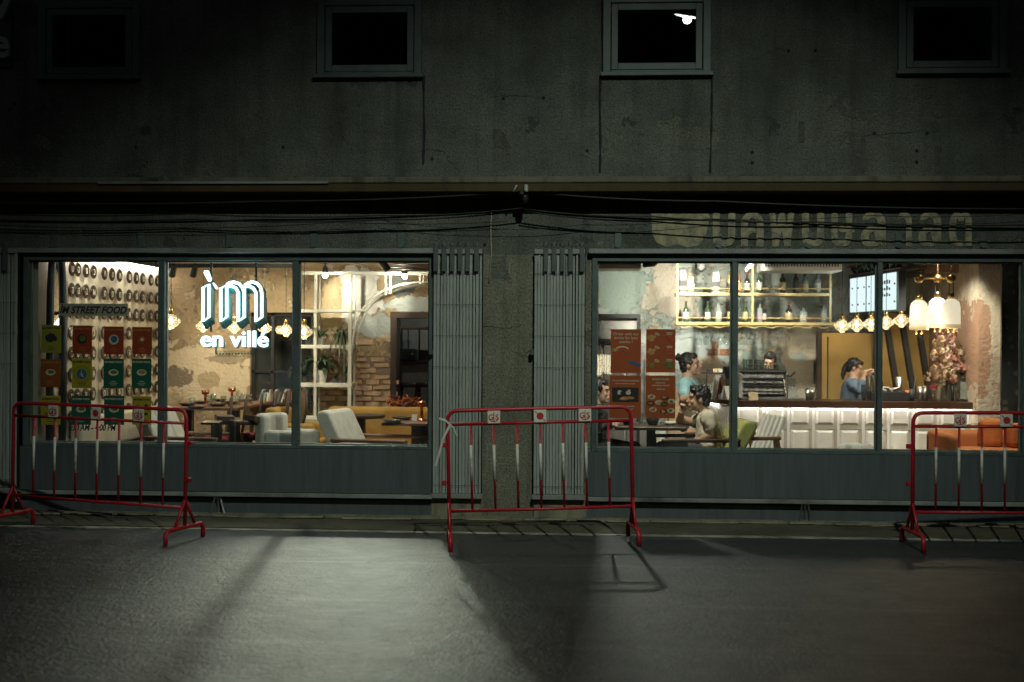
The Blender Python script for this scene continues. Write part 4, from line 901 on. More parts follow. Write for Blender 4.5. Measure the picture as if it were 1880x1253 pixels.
# lounge chair with slanted cushion back and wooden arms; faces +x
def lounge(name, label, fab, px, y, face=1, backtop=.86, rz=0.0, wood='wood_mid', open_back=False):
    t = thing(name, label, 'armchair', (0, 0, 0)); h = backtop
    prof = [(-.06, .36), (.10, .38), (-.14, h - .02), (-.20, h), (-.26, h - .02), (-.27, h - .07)]
    if not open_back:
        for k in (-1, 0, 1):
            MB().prism([(x_, k*.185 - .09, z_) for x_, z_ in prof], (0, .18, 0)).build('back_cushion', fab, t, bevel=.025, seg=3)
    else:
        for k in range(5): MB().prism([(x_*.8, -.24 + k*.11, z_) for x_, z_ in ((-.02, .36), (.03, .37), (-.19, h), (-.24, h - .01))], (0, .05, 0)).build('back_slat', fab, t, bevel=.012, seg=2)
    MB().box(-.02, .58, -.28, .28, .34, .46).build('seat_cushion', fab, t, bevel=.03, seg=3)
    for sy in (-1, 1):
        MB().box(-.10, .62, sy*.31 - .03, sy*.31 + .03, .60, .632).build('armrest', wood, t, bevel=.008)
        MB().box(.56, .61, sy*.31 - .022, sy*.31 + .022, 0, .60).build('leg', wood, t, bevel=.005); MB().prism([(-.08, sy*.31 - .022, .60), (-.03, sy*.31 - .022, .60), (-.14, sy*.31 - .022, 0), (-.19, sy*.31 - .022, 0)], (0, .044, 0)).build('leg', wood, t)
    MB().box(-.05, .60, -.29, .29, .29, .335).build('seat_frame', wood, t)
    t.location = (wx(px, y), y, 0); t.rotation_euler = (0, 0, rz + (0 if face > 0 else math.pi)); return t
lounge('lounge_chair', 'white slant back lounge chair with wooden arms before the yellow bench', 'fabric_white', 653, .78, 1, .88, -.22)
lounge('lounge_chair', 'pale lounge chair at the mullion behind the left barrier end', 'fabric_white', 318, .85, 1, .88, -.2)
def tub(name, label, fab, px, y, h, w, rz=0.0):
    t = thing(name, label, 'armchair', (0, 0, 0)); hw = w/2
    pts = [(-hw, .25), (-hw, -.12), (-hw*.75, -.26), (0, -.30), (hw*.75, -.26), (hw, -.12), (hw, .25)]
    for (a0, a1), (c0, c1), nm in [(pts[k], pts[k+1], 'back_panel' if 1 <= k <= 4 else 'arm') for k in range(6)]:
        d = Vector((c0 - a0, c1 - a1, 0)); nn_ = Vector((-d.y, d.x, 0)).normalized() * .10; hh0 = h if nm == 'back_panel' else h - .14
        MB().prism([Vector((a0, a1, .12)), Vector((c0, c1, .12)), Vector((c0, c1, .12)) + nn_, Vector((a0, a1, .12)) + nn_], (0, 0, hh0 - .12)).build(nm, fab, t, bevel=.04, seg=3)
    MB().box(-hw + .06, hw - .06, -.2, .27, .2, .45).build('seat_cushion', fab, t, bevel=.04, seg=3)
    for sx_ in (-1, 1):
        for sy in (-.2, .2): MB().tube([(sx_*(hw - .08), sy, .13), (sx_*(hw - .05), sy*1.1, 0)], .018, 8).build('leg', 'wood_dark', t)
    t.location = (wx(px, y), y, 0); t.rotation_euler = (0, 0, rz); return t
tub('tub_chair', 'large white tub chair by the second mullion', 'fabric_white', 527, .62, .84, .38, R(-115))
tub('tub_chair', 'yellow upholstered tub chair just right of the second mullion', 'fabric_yellow', 545, 1.3, .86, .42, R(-100))
def bench(name, label, fab, x0, x1, y, h, d=.5, seat=.44):
    t = thing(name, label, 'bench', ((x0 + x1)/2, y, 0))
    MB().box(x0, x1, y + d - .16, y + d, .1, h).build('backrest', fab, t, bevel=.06, seg=4); MB().box(x0, x1, y - .02, y + d - .17, .12, seat).build('seat', fab, t, bevel=.05, seg=3); MB().box(x0 + .03, x1 - .03, y + .03, y + d - .03, 0, .1).build('plinth', 'black_paint', t)
bench('banquette', 'long mustard yellow upholstered bench below the brick wall', 'fabric_yellow', wx(602, 2.3), wx(800, 2.3), 1.9, .82)
MB_ = thing('banquette', 'dark blue bench seat along the plaque wall below the posters', 'bench', (XW + .3, 1.6, 0)); MB().box(XW + .06, XW + .62, .7, 3.0, .12, .46).build('seat', 'fabric_blue', MB_, bevel=.04, seg=3); MB().box(XW + .03, XW + .15, .7, 3.0, .47, .78).build('backrest', 'wall_pale', MB_, bevel=.03, seg=3); MB().box(XW + .1, XW + .55, .75, 2.95, 0, .12).build('plinth', 'black_paint', MB_)
c = P(612, 805, 1.1); ot = thing('ottoman', 'round mustard stool beside the white lounge chair', 'stool', (c.x, 1.1, 0)); MB().lathe([(.165, c.z - .12), (.18, c.z - .10), (.18, c.z - .02), (.15, c.z), (0, c.z + .002)], (c.x, 1.1, 0), 24).build('cushion', 'fabric_yellow', ot, smooth=True); MB().lathe([(.15, .0), (.17, c.z - .121)], (c.x, 1.1, 0), 24).build('base', 'wood_dark', ot)
bcab = thing('low_cabinet', 'grey low cabinet under the white shelf divider', 'cabinet', (wx(595, YS), YS, 0)); a, b_ = P(553, 830, YS - .03), P(645, 771, YS - .03); MB().box(a.x, b_.x, YS - .03, YS + .2, .0, b_.z).build('carcass', 'concrete', bcab)
for x0, x1 in ((554, 578), (582, 612), (614, 643)): MB().box(P(x0, 800, YS - .05).x, P(x1, 800, YS - .05).x, YS - .05, YS - .031, .06, b_.z - .03).build('door', 'concrete', bcab, bevel=.005)
# dried orange bouquet
bq = thing('dried_bouquet', 'bouquet of dried orange leaves in a dark vase behind the yellow bench', 'bouquet', P(740, 752, 2.75))
c = P(740, 752, 2.75); MB().lathe([(.08, -.12), (.10, -.02), (.08, .03), (.07, .03), (0, .0)], c, 14).build('vase', 'ceramic_black', bq, smooth=True); rnd = random.Random(5); mb = MB()
for k in range(170):
    d = Vector((rnd.gauss(0, 1), rnd.gauss(0, .6), rnd.gauss(0, 1))).normalized() * rnd.uniform(.3, 1); p_ = c + Vector((d.x*.20, d.y*.11, .065 + d.z*.075))
    leafstrip(mb, p_, rnd.uniform(0, 6.28), rnd.uniform(.03, .06), rnd.uniform(-.03, .04), rnd.uniform(-.02, .03), rnd.uniform(.008, .018))
mb.build('leaves', 'dried_orange', bq)
MB().box(wx(700, 2.8), wx(795, 2.8), 2.65, 2.95, .6, P(740, 762, 2.8).z).build('side_ledge', 'wood_dark', org=(wx(740, 2.8), 2.8, .6), bevel=.005)
tag(bpy.data.objects['side_ledge'], 'dark wooden ledge carrying the dried orange bouquet', 'ledge')
MB().box(wx(700, 2.8) + .02, wx(700, 2.8) + .08, 2.7, 2.9, 0, .6).box(wx(795, 2.8) - .08, wx(795, 2.8) - .02, 2.7, 2.9, 0, .6).build('leg', 'wood_dark', bpy.data.objects['side_ledge'])
lamp('left_room_light', 'POINT', (-2.3, 1.4, 2.6), 48, (1, .88, .68), .08)
lamp('added_wall_wash', 'SPOT', (-2.9, 1.9, 2.6), 190, (1, .90, .70), .05, aim=(-3.0, YB, 1.0), size=75, blend=.8)  # added spot without a fixture, brightens the peeling back wall
lamp('added_chair_spot', 'SPOT', (-1.1, .45, 2.62), 120, (1, .94, .80), .05, aim=(-1.7, 1.3, .6), size=95, blend=.8)  # added spot near the glass, no fixture, lights the chair fronts

# more tableware on the long table, and dark folded menus on the near table
for k, (px, py) in enumerate(((352, 749), (384, 744), (392, 741), (410, 745), (436, 743), (444, 740), (460, 742))):
    c = at(px, py, zt - .010); tag(MB().lathe([(.024, 0), (.031, .10), (.028, .10), (.022, .006), (0, .006)], c, 12).build('drinking_glass', 'drink_glass', org=c, smooth=True), f'small clear water glass, {ORD[k]} from the left on the long table', 'glass', 'water glasses on the long table')
for k, (px, py) in enumerate(((388, 779), (412, 774), (440, 778), (462, 775))):
    c = at(px, py, .772); tag(MB().obox(c + Vector((0, 0, .03 if k % 2 else .012)), (.16, .11, .02 if k % 2 == 0 else .05), (.1, .05*k, .5*k)).build('folded_menu', 'wood_dark' if k % 2 else 'ceramic_black', org=c, bevel=.004), f'dark folded menu, {ORD[k]} from the left on the near table', 'menu', 'menus on the near table')
# ================================================================ RIGHT ROOM
YR = 5.6
def rx(px, y=YR): return P(px, 650, y).x
def rz(py, px, y=YR): return P(px, py, y).z
blr = [(rx(1135), rz(530, 1135), .36, .32, (0.27, 0.33, 0.29)), (rx(1230), rz(530, 1230), .26, .35, (0.46, 0.41, 0.33)), (rx(1275), rz(640, 1275), .5, .30, (0.45, 0.50, 0.48)), (rx(1205), rz(690, 1205), .16, .4, (0.55, 0.50, 0.42)),
       (rx(1480), rz(655, 1480), .34, .42, (0.60, 0.52, 0.38)), (rx(1375), rz(660, 1375), .10, .14, (0.26, 0.32, 0.28)), (rx(1432), rz(690, 1432), .07, .18, (0.28, 0.33, 0.29)), (rx(1465), rz(655, 1465), .09, .06, (0.40, 0.43, 0.38)),
       (rx(1300), rz(675, 1300), .2, .14, (0.60, 0.48, 0.36)), (rx(1445), rz(560, 1445), .45, .22, (0.34, 0.37, 0.33)), (rx(1520), rz(700, 1520), .10, .25, (0.40, 0.30, 0.17))]
plaster('wall_green', (0.36, 0.40, 0.36), blr, var=0.3, bump=1.0, soft=0.02, nz=0.65, nscale=7.0, peel=((2.6, 0.54, (0.50, 0.46, 0.37)), (4.0, 0.585, (0.24, 0.30, 0.27)), (5.6, 0.61, (0.50, 0.34, 0.21)), (9.0, 0.64, (0.56, 0.54, 0.46))))
tag(MB().box(.1, 6.2, YR, YR + .2, -.3, CE + .3).build('right_room_back_wall', 'wall_green'), kind='structure')
tag(MB().box(.1, 6.2, 3.9, YR, -.30, -.2).build('bar_floor', 'floor_tile'), kind='structure')
plaster('wall_column', (0.50, 0.42, 0.31), [(P(1803, 640, 3.05).x, P(1803, 640, 3.05).z, .12, .5, (0.33, 0.20, 0.13))], var=.25, bump=.8, nz=.9, soft=.03, peel=((3.2, .58, (.42, .30, .22)), (2.2, .6, (.58, .52, .42))), streak=.6, streak_col=(.2, .12, .08))
a = rx(1796, 3.05); b_ = rx(1842, 3.05)
tag(MB().box(a, b_ + .4, 3.05, YR, -.2, CE).build('plaster_pier', 'wall_column', org=(a, 3.05, 0)), 'worn pink and cream plaster wall end beside the bar', 'wall')
tag(MB().box(5.9, 6.1, .2, 5.6, 0, CE).build('right_room_side_wall', 'fabric_blue'), kind='structure')
# dark floral screen at the far right
M('screen_dark', (0.022, 0.022, 0.02), .6, var=.3); M('screen_motif', (0.10, 0.085, 0.045), .7, var=.3)
sc_ = thing('floral_screen', 'dark screen with pale floral motifs at the right edge of the window', 'screen', (rx(1860, 2.2), 2.2, 0)); MB().box(rx(1839, 2.2), rx(1935, 2.2), 2.2, 2.24, 0, CE).build('panel', 'screen_dark', sc_)
rnd = random.Random(11)
for k in range(16):
    c = P(rnd.uniform(1843, 1872), 500 + k*17 + rnd.uniform(-4, 4), 2.195); flat_disc(MB(), c, rnd.uniform(.014, .03), rnd.uniform(.02, .045), .002, 9).build('flower_motif', 'screen_motif', sc_)

# ---------------------------------------------------------------- air conditioners
def aircon(label, px0, px1, py0, py1, y, lab2=None):
    a, b_ = P(px0, py1, y), P(px1, py0, y); t = thing('air_conditioner', label, 'air conditioner', ((a.x + b_.x)/2, y, a.z), 'air conditioners'); zt = CE - .03
    MB().box(a.x, b_.x, y, y + .5, a.z, zt).build('casing', 'ceramic_white', t, bevel=.02, seg=2)
    nl = 26
    for k in range(nl):
        x = a.x + .03 + (b_.x - a.x - .06) * k / nl; MB().box(x, x + .010, y - .012, y - .001, a.z + .05, zt - .02).build('louvre', 'black_paint', t)
aircon('pale air conditioner above the window corner by the orange posters', 1060, 1178, 470, 494, 3.2); aircon('long pale air conditioner above the gold bar shelf', 1400, 1548, 470, 498, 3.9)
a = P(1180, 486, 3.3); tag(MB().tube([a, a + Vector((.12, 0, .01)), a + Vector((.17, 0, .05)), a + Vector((.17, 0, .3))], .035, 10).build('insulated_pipe', 'black_paint', org=a, smooth=True), 'thick black insulated pipe bending from the corner air conditioner', 'pipe')
# steel glass-door cabinet behind the posters
fd = thing('glass_door_cabinet', 'tall steel cabinet with glass doors behind the left posters', 'cabinet', (rx(1135, 4.6), 4.6, 0))
a, b_ = P(1050, 800, 4.6), P(1176, 577, 4.6); MB().box(a.x, b_.x, 4.65, 5.2, -.2, b_.z).build('carcass', 'concrete', fd)
MB().box(a.x, b_.x, 4.6, 4.645, b_.z - .05, b_.z).box(a.x, b_.x, 4.6, 4.645, b_.z - .36, b_.z - .30).box(b_.x - .04, b_.x, 4.6, 4.645, -.2, b_.z - .05).build('frame', 'black_paint', fd)
for k in range(3):
    x = a.x + .1 + k*.28; MB().box(x, x + .25, 4.62, 4.64, 0, b_.z - .38).build('door', 'steel', fd, bevel=.006); MB().tube([(x + .22, 4.6, .6), (x + .22, 4.6, 1.3)], .010, 6).build('handle', 'steel', fd)

# ---------------------------------------------------------------- gold hanging bar shelf with bottles
M('gold_frame', (0.52, 0.40, 0.17), .4, var=.12); YH = 4.5
gs = thing('hanging_bar_shelf', 'gold framed two tier bar shelf hanging from the ceiling', 'shelf', P(1385, 595, YH))
x0, x1 = rx(1241, YH), rx(1560, YH); z1, z2 = rz(538, 1385, YH), rz(592, 1385, YH)
for z, nm in ((z1, 'shelf'), (z2, 'shelf')): MB().box(x0, x1 if z == z2 else rx(1526, YH), YH, YH + .28, z - .035, z).build(nm, 'gold_frame', gs, bevel=.003)
for px in (1243, 1381, 1524):
    for y in (YH, YH + .25): MB().box(rx(px, y) - .012, rx(px, y) + .012, y - .005, y + .025, z2, CE).build('upright', 'gold_frame', gs)
for z in (z1 + .05, z2 + .05): MB().tube([(x0, YH - .012, z), (rx(1526, YH), YH - .012, z)], .006, 6).build('guard_rail', 'gold_frame', gs)
w = []
for k in range(60):
    u = k/59; w.append((x0 + .05 + (x1 - x0 - .2)*u, YH + .02, z2 - .055 - .012*math.sin(u*math.pi*2*9)))
MB().tube(w, .006, 5).build('glass_rack', 'gold_frame', gs)
w = [(v[0], YH + .26, v[2] - .14) for v in w[:44]]
MB().tube(w, .004, 5).build('glass_rack', 'steel', gs)
BC = {'dark': (0.02, 0.018, 0.014), 'green': (0.03, 0.06, 0.03), 'amber': (0.30, 0.11, 0.02), 'clear': (0.24, 0.28, 0.26), 'gold': (0.36, 0.26, 0.09)}
for k, v in BC.items(): M('bottle_' + k, v, .12, var=.1, spec=.8)
M('label_white', (.50, .48, .42), .6, var=.1); M('label_tan', (.50, .38, .2), .6, var=.15); M('label_lilac', (.34, .27, .33), .6, var=.1); M('label_black', (.03, .03, .03), .5, var=.1); M('label_red', (.35, .04, .03), .6, var=.1)
def bottle(px, z, y, h, r_, col, lab, label, grp, kind=0):
    c = Vector((rx(px, y), y, z)); t = thing('bottle', label, 'bottle', c, grp)
    if kind == 0: pr = [(r_*.9, 0), (r_, .01), (r_, h*.55), (r_*.85, h*.64), (r_*.38, h*.74), (r_*.34, h*.93), (r_*.42, h*.94), (r_*.42, h*.97)]
    else: pr = [(r_*.9, 0), (r_, .01), (r_, h*.62), (r_*.8, h*.70), (r_*.30, h*.76), (r_*.30, h*.92)]
    MB().lathe(pr, c, 14).build('glass', 'bottle_' + col, t, smooth=True)
    MB().lathe([(r_*1.01, h*.14), (r_*1.012, h*.15), (r_*1.012, h*.47), (r_*1.01, h*.48)], c, 14).build('label', lab, t, smooth=True); MB().lathe([(r_*.40, h*.90), (r_*.40, h), (0, h)], c, 10).build('cap', 'label_black' if col != 'dark' else 'label_red', t)
up = [(1338, 'gold', 'label_black', .26, .034, 0), (1355, 'amber', 'label_tan', .26, .036, 0), (1371, 'dark', 'label_white', .25, .034, 0), (1393, 'green', 'label_white', .27, .034, 0), (1436, 'dark', 'label_tan', .27, .038, 0), (1460, 'dark', 'label_black', .28, .036, 0), (1477, 'clear', 'label_tan', .23, .042, 1), (1500, 'clear', 'label_white', .26, .040, 1)]
lo = [(1248, 'dark', 'label_black', .15, .026, 0), (1259, 'green', 'label_white', .25, .036, 0), (1299, 'green', 'label_white', .25, .034, 0), (1319, 'clear', 'label_white', .26, .036, 0), (1340, 'dark', 'label_tan', .26, .034, 0), (1368, 'green', 'label_tan', .26, .034, 0), (1395, 'clear', 'label_lilac', .24, .034, 1), (1403, 'dark', 'label_white', .22, .028, 0), (1448, 'dark', 'label_tan', .24, .042, 0), (1475, 'clear', 'label_white', .19, .042, 1), (1512, 'clear', 'label_white', .24, .034, 1)]
nmc = {'dark': 'dark', 'green': 'dark green', 'amber': 'amber', 'clear': 'clear', 'gold': 'golden brown'}
for k, (px, c_, lb, h, r_, kd) in enumerate(up): bottle(px, z1 + .001, YH + .12, h, r_, c_, lb, f'{nmc[c_]} bottle, {ORD[k]} from the left on the upper gold shelf', 'bottles on the upper gold shelf', kd)
for k, (px, c_, lb, h, r_, kd) in enumerate(lo): bottle(px, z2 + .001, YH + .12, h, r_, c_, lb, f'{nmc[c_]} bottle, {ORD[k]} from the left on the lower gold shelf', 'bottles on the lower gold shelf', kd)
for px, w_, h, mt, lab in ((1252, .085, .27, 'label_lilac', 'lilac bottle box at the left end of the upper gold shelf'), (1313, .085, .25, 'label_white', 'white bottle box standing in the middle left of the upper gold shelf'), (1267, .075, .19, 'label_tan', 'tan tin beside the lilac box on the upper gold shelf')):
    c = Vector((rx(px, YH + .1), YH + .1, z1 + .001)); o = tag(MB().box(c.x - w_/2, c.x + w_/2, c.y - w_/2, c.y + w_/2, c.z, c.z + h).build('bottle_box', mt, org=c, bevel=.004), lab, 'box', 'boxes on the upper gold shelf'); MB().box(c.x - w_/2 - .002, c.x + w_/2 + .002, c.y - w_/2 - .003, c.y - w_/2 - .001, c.z + h*.3, c.z + h*.55).build('printed_label', 'label_black' if mt != 'label_tan' else 'label_white', o)
# stemware hanging under the rack
def wineglass(px, y, label):
    c = Vector((rx(px, y), y, z2 - .075)); t = thing('wine_glass', label, 'wine glass', c, 'wine glasses hanging under the gold shelf')
    MB().lathe([(.035, 0), (.032, -.004), (.005, -.010), (.004, -.085), (.012, -.095), (.034, -.125), (.038, -.155), (.030, -.20)], c, 14).build('glass', 'drink_glass', t, smooth=True)
for k, px in enumerate((1283, 1296, 1309, 1321, 1333, 1346, 1362, 1376)): wineglass(px, YH + .02 + (.12 if k % 2 else 0), f'clear wine glass hanging upside down, {ORD[k]} from the left under the gold shelf')
# small photos pinned on the wall
M('photo_print', (.25, .11, .05), .6, var=.9, scale=70)
for k, (a0, a1, b0, b1) in enumerate(((1307, 1319, 627, 640), (1300, 1319, 641, 653), (1321, 1338, 641, 653))):
    a, b_ = P(a0, b1, YR - .01), P(a1, b0, YR - .01); tag(MB().box(a.x, b_.x, YR - .012, YR - .004, a.z, b_.z).build('wall_photo', 'photo_print', org=a), ['small photo print, top one of three on the bar wall', 'small photo print, lower left of three on the bar wall', 'small photo print, lower right of three on the bar wall'][k], 'photo', 'small photos on the bar wall')

# ---------------------------------------------------------------- bar counter
M('bar_white', (0.70, 0.67, 0.60), .5, var=.08); M('bar_rail', (0.42, 0.40, 0.34), .5, var=.08); M('bar_top', (0.055, 0.025, 0.015), .3, var=.3, scale=5, stretch=(.5, 6, 1))
YC = 3.3; zc = rz(737, 1580, YC); xb0, xb1 = rx(1352, YC), rx(1797, YC)
bar = thing('bar_counter', 'white panelled bar counter with dark wooden top and lit edge', 'counter', ((xb0 + xb1)/2, YC, 0))
MB().box(xb0, xb1, YC, YC + .5, 0, zc - .06).build('carcass', 'bar_rail', bar)
top = [(rx(1303, 3.9), 3.95), (rx(1300, 3.75), 3.7), (rx(1316, 3.5), 3.45), (rx(1345, YC), YC - .07), (xb1, YC - .07), (xb1, YC + .55), (rx(1345, YC), YC + .55)]
MB().prism([(x, y, zc - .05) for x, y in top], (0, 0, .05)).build('countertop', 'bar_top', bar, bevel=.008)
cur = [(rx(1304, 3.9), 3.95), (rx(1303, 3.75), 3.72), (rx(1320, 3.5), 3.50), (rx(1345, YC), YC + .01)]
for (ax_, ay), (bx_, by) in zip(cur[:-1], cur[1:]):
    nb_ = 6
    for k in range(nb_):
        u0, u1 = k/nb_ + .01, (k + 1)/nb_ - .01; p0 = Vector((ax_ + (bx_ - ax_)*u0, ay + (by - ay)*u0, 0)); p1 = Vector((ax_ + (bx_ - ax_)*u1, ay + (by - ay)*u1, 0)); MB().prism([p0, p1, p1 + Vector((.05, .05, 0)), p0 + Vector((.05, .05, 0))], (0, 0, zc - .06)).build('bead_board', 'bar_white', bar)
def raised(x0, x1, z0, z1, y):
    b1 = .028; d = .03; o = [(x0, y, z0), (x1, y, z0), (x1, y, z1), (x0, y, z1)]; i_ = [(x0 + b1, y - d, z0 + b1), (x1 - b1, y - d, z0 + b1), (x1 - b1, y - d, z1 - b1), (x0 + b1, y - d, z1 - b1)]
    MB().add(o + i_, [(4,5,6,7), (0,1,5,4), (1,2,6,5), (2,3,7,6), (3,0,4,7)]).build('raised_panel', 'bar_white', bar)
pc = 1360
zA, zB = rz(748, 1500, YC), rz(780, 1500, YC); zD = rz(789, 1500, YC)
while pc < 1790:
    a, b_ = rx(pc, YC), rx(min(pc + 34, 1796), YC); raised(a, b_, zB, zA, YC - .001); raised(a, b_, .08, zD, YC - .001)
    fr = MB().box(a - .035, a - .006, YC - .014, YC - .001, .02, zA + .03); fr.build('stile', 'bar_white', bar); pc += 45.8
MB().box(xb0, xb1, YC - .012, YC - .002, zB - .05, zD + .012).build('middle_rail', 'bar_rail', bar)
MB().box(xb0, xb1, YC - .082, YC - .071, zc - .075, zc - .004).build('countertop_lip', 'bar_top', bar)
MB().box(xb0, xb1, YC - .06, YC - .02, zc - .058, zc - .051).build('led_strip', 'led_warm', bar)
MB().prism([Vector((ax_, ay, zc - .058)) for ax_, ay in ((rx(1306, 3.9) - .02, 3.9), (rx(1305, 3.75) - .02, 3.70), (rx(1320, 3.5) - .02, 3.47), (rx(1320, 3.5), 3.50), (rx(1308, 3.75), 3.74), (rx(1309, 3.9), 3.9))], (0, 0, .006)).build('led_strip', 'led_warm', bar)

# ---------------------------------------------------------------- things on the bar
def onbar(px, y): return Vector((rx(px, y), y, zc + .001))
M('chrome_body', (.60, .60, .57), .28, .5, var=.3, scale=18)
es = thing('espresso_machine', 'chrome and black espresso machine on the bar with cups on top', 'coffee machine', onbar(1398, 3.55)); c = onbar(1400, 3.55); w2 = .24
MB().box(c.x - w2, c.x + w2, 3.45, 3.75, c.z + .04, c.z + .16).build('body', 'chrome_body', es, bevel=.02)
for k in range(5): MB().box(c.x - w2 + .01, c.x + w2 - .01, 3.425 - .004*k, 3.448, c.z + .05 + k*.045, c.z + .066 + k*.045).build('chrome_bar', 'chrome_body' if k % 2 else 'black_paint', es, bevel=.004)
MB().box(c.x - w2 - .01, c.x + w2 + .01, 3.42, 3.78, c.z + .295, c.z + .33).build('top_housing', 'black_paint', es, bevel=.015, seg=2)
MB().box(c.x - w2 - .03, c.x - w2 + .02, 3.43, 3.75, c.z, c.z + .294).build('side_panel', 'chrome_body', es, bevel=.02); MB().box(c.x + w2 - .02, c.x + w2 + .03, 3.43, 3.75, c.z, c.z + .30).build('side_panel', 'steel', es, bevel=.02)
MB().box(c.x - w2 + .02, c.x + w2 - .02, 3.46, 3.75, c.z + .16, c.z + .294).build('back_panel', 'chrome_body', es); MB().box(c.x - w2, c.x + w2, 3.40, 3.6, c.z, c.z + .035).build('drip_tray', 'steel', es, bevel=.005)
for k in (-1, 1): MB().lathe([(.035, .20), (.035, .26)], (c.x + k*.1, 3.5, c.z), 12).tube([(c.x + k*.1, 3.5, c.z + .2), (c.x + k*.1, 3.36, c.z + .19)], .013, 6).build('group_head', 'steel', es)
MB().tube([(c.x + w2, 3.45, c.z + .28), (c.x + w2 + .05, 3.43, c.z + .26), (c.x + w2 + .10, 3.43, c.z + .31)], .012, 8).build('steam_lever', 'black_paint', es); MB().tube([(c.x + w2 - .03, 3.42, c.z + .26), (c.x + w2 - .01, 3.38, c.z + .08)], .006, 6).build('steam_wand', 'steel', es)
for k, px in enumerate((1368, 1378, 1388, 1398, 1408, 1418, 1426)):
    for j in range(2 if k < 4 else 1):
        cc = Vector((rx(px, 3.58), 3.58, c.z + .331 + j*.058)); tag(MB().lathe([(.024, 0), (.030, .055), (.027, .055), (.021, .004), (0, .004)], cc, 12).build('glass_cup', 'drink_glass', org=cc, smooth=True), f'clear glass cup on the espresso machine, {ORD[k]} from the left, {"upper" if j else "lower"} row', 'cup', 'glass cups on the espresso machine')
def card(px, y, w_, h, rz_, mt, lab, nm='menu_stand', cat='menu'):
    cc = onbar(px, y); t = tag(MB().prism([Vector((-w_/2, -.05, 0)), Vector((w_/2, -.05, 0)), Vector((w_/2, 0, h)), Vector((-w_/2, 0, h))], (0, .006, 0)).prism([Vector((-w_/2, .05, 0)), Vector((w_/2, .05, 0)), Vector((w_/2, .006, h)), Vector((-w_/2, .006, h))], (0, .006, 0)).xf(Matrix.Translation(cc) @ Matrix.Rotation(rz_, 4, 'Z')).build(nm, mt, org=cc), lab, cat, 'menu stands on the bar'); return t
card(1318, 3.62, .11, .27, .9, 'ceramic_white', 'tall pale folded menu card at the rounded end of the bar'); card(1327, 3.55, .1, .24, 1.0, 'wood_mid', 'brown folded menu card beside the tall pale one'); card(1338, 3.45, .14, .15, .7, 'ceramic_white', 'low white folded menu card behind the first right mullion'); card(1383, 3.34, .10, .09, 0, 'label_tan', 'small tan sign card before the espresso machine')
gr = thing('coffee_grinder', 'black coffee grinder between the mullion and the menu cards', 'grinder', onbar(1340, 3.75)); cc = onbar(1338, 3.75); MB().box(cc.x - .05, cc.x + .05, 3.7, 3.85, cc.z, cc.z + .22).build('body', 'black_paint', gr, bevel=.02); MB().lathe([(.03, .22), (.06, .34), (.06, .36), (0, .36)], (cc.x, 3.77, cc.z), 12).build('hopper', 'black_paint', gr)
sr = thing('back_bar_rack', 'thin black wire rack with small boxes behind the leaning woman', 'rack', onbar(1305, 4.1)); cc = onbar(1312, 4.1); MB().box(cc.x - .14, cc.x + .16, 4.05, 4.25, cc.z + .27, cc.z + .285).build('tray', 'black_paint', sr)
for dx in (-.09, .15): MB().tube([(cc.x + dx, 4.1, cc.z - .25), (cc.x + dx, 4.1, cc.z + .27)], .006, 5).build('post', 'black_paint', sr)
for k in range(4): MB().box(cc.x - .08 + k*.06, cc.x - .03 + k*.06, 4.08, 4.16, cc.z + .286, cc.z + .325).build('box', ['label_black', 'label_tan', 'label_white', 'label_black'][k], sr)
def cup(px, y, r_, h, mt, lab, nm='metal_cup', grp='steel shaker cups on the bar'):
    cc = onbar(px, y); tag(MB().lathe([(r_*.75, 0), (r_, h), (r_*.93, h), (r_*.7, .006), (0, .006)], cc, 16).build(nm, mt, org=cc, smooth=True), lab, 'cup', grp)
cup(1484, 3.5, .035, .135, 'steel', 'left of two steel shaker cups alone in the middle of the bar'); cup(1491, 3.6, .035, .135, 'steel', 'right of two steel shaker cups alone in the middle of the bar')
cup(1595, 3.45, .034, .28, 'drink_glass', 'tall stack of clear plastic cups beside the second mullion', 'cup_stack', 'cup stacks'); cup(1606, 3.5, .034, .27, 'drink_glass', 'stack of clear plastic cups half hidden by the second mullion', 'cup_stack', 'cup stacks')
cup(1586, 3.55, .03, .17, 'fabric_blue', 'dark blue tumbler left of the clear cup stack', 'tumbler', 'cup stacks')
cup(1651, 3.6, .04, .26, 'steel', 'tall steel jug standing in the black tray', 'steel_jug'); cup(1690, 3.5, .032, .16, 'steel', 'left steel shaker before the flower vase'); cup(1699, 3.5, .034, .165, 'steel', 'right steel shaker before the flower vase')
tr = thing('bar_tray', 'black tray of napkins and tools on the bar right of the mullion', 'tray', onbar(1635, 3.5)); a, b_ = onbar(1600, 3.4), onbar(1660, 3.65); MB().box(a.x, b_.x, 3.4, 3.65, zc + .001, zc + .10).build('tray', 'black_paint', tr, bevel=.004)
for k in range(5): MB().obox((a.x + .10 + k*.05, 3.5 + .02*(k % 2), zc + .13), (.07, .08, .012), (.4 - .2*k, .3*(k % 3), .3*k)).build('napkin', 'ceramic_white', tr)
cup(1666, 3.42, .022, .12, 'fabric_orange', 'orange squeeze bottle beside the black tray', 'squeeze_bottle', 'bar bottles'); cup(1674, 3.5, .04, .13, 'pot_dark', 'dark mixing cup with tools right of the orange bottle', 'tool_cup', 'bar bottles')
cc = onbar(1673, 3.55)
for k in range(4): tag(MB().tube([cc + Vector((.015*k - .03, 0, .02)), cc + Vector((.04*k - .07, .0, .20 + .02*k))], .005, 6).build('bar_tool', ['wood_mid', 'steel', 'black_paint', 'steel'][k], org=cc), ['wooden bar spoon leaning out of the dark mixing cup', 'short steel bar spoon in the dark mixing cup', 'black handled bar tool in the dark mixing cup', 'tallest steel bar spoon in the dark mixing cup'][k], 'bar tool', 'tools in the mixing cup')
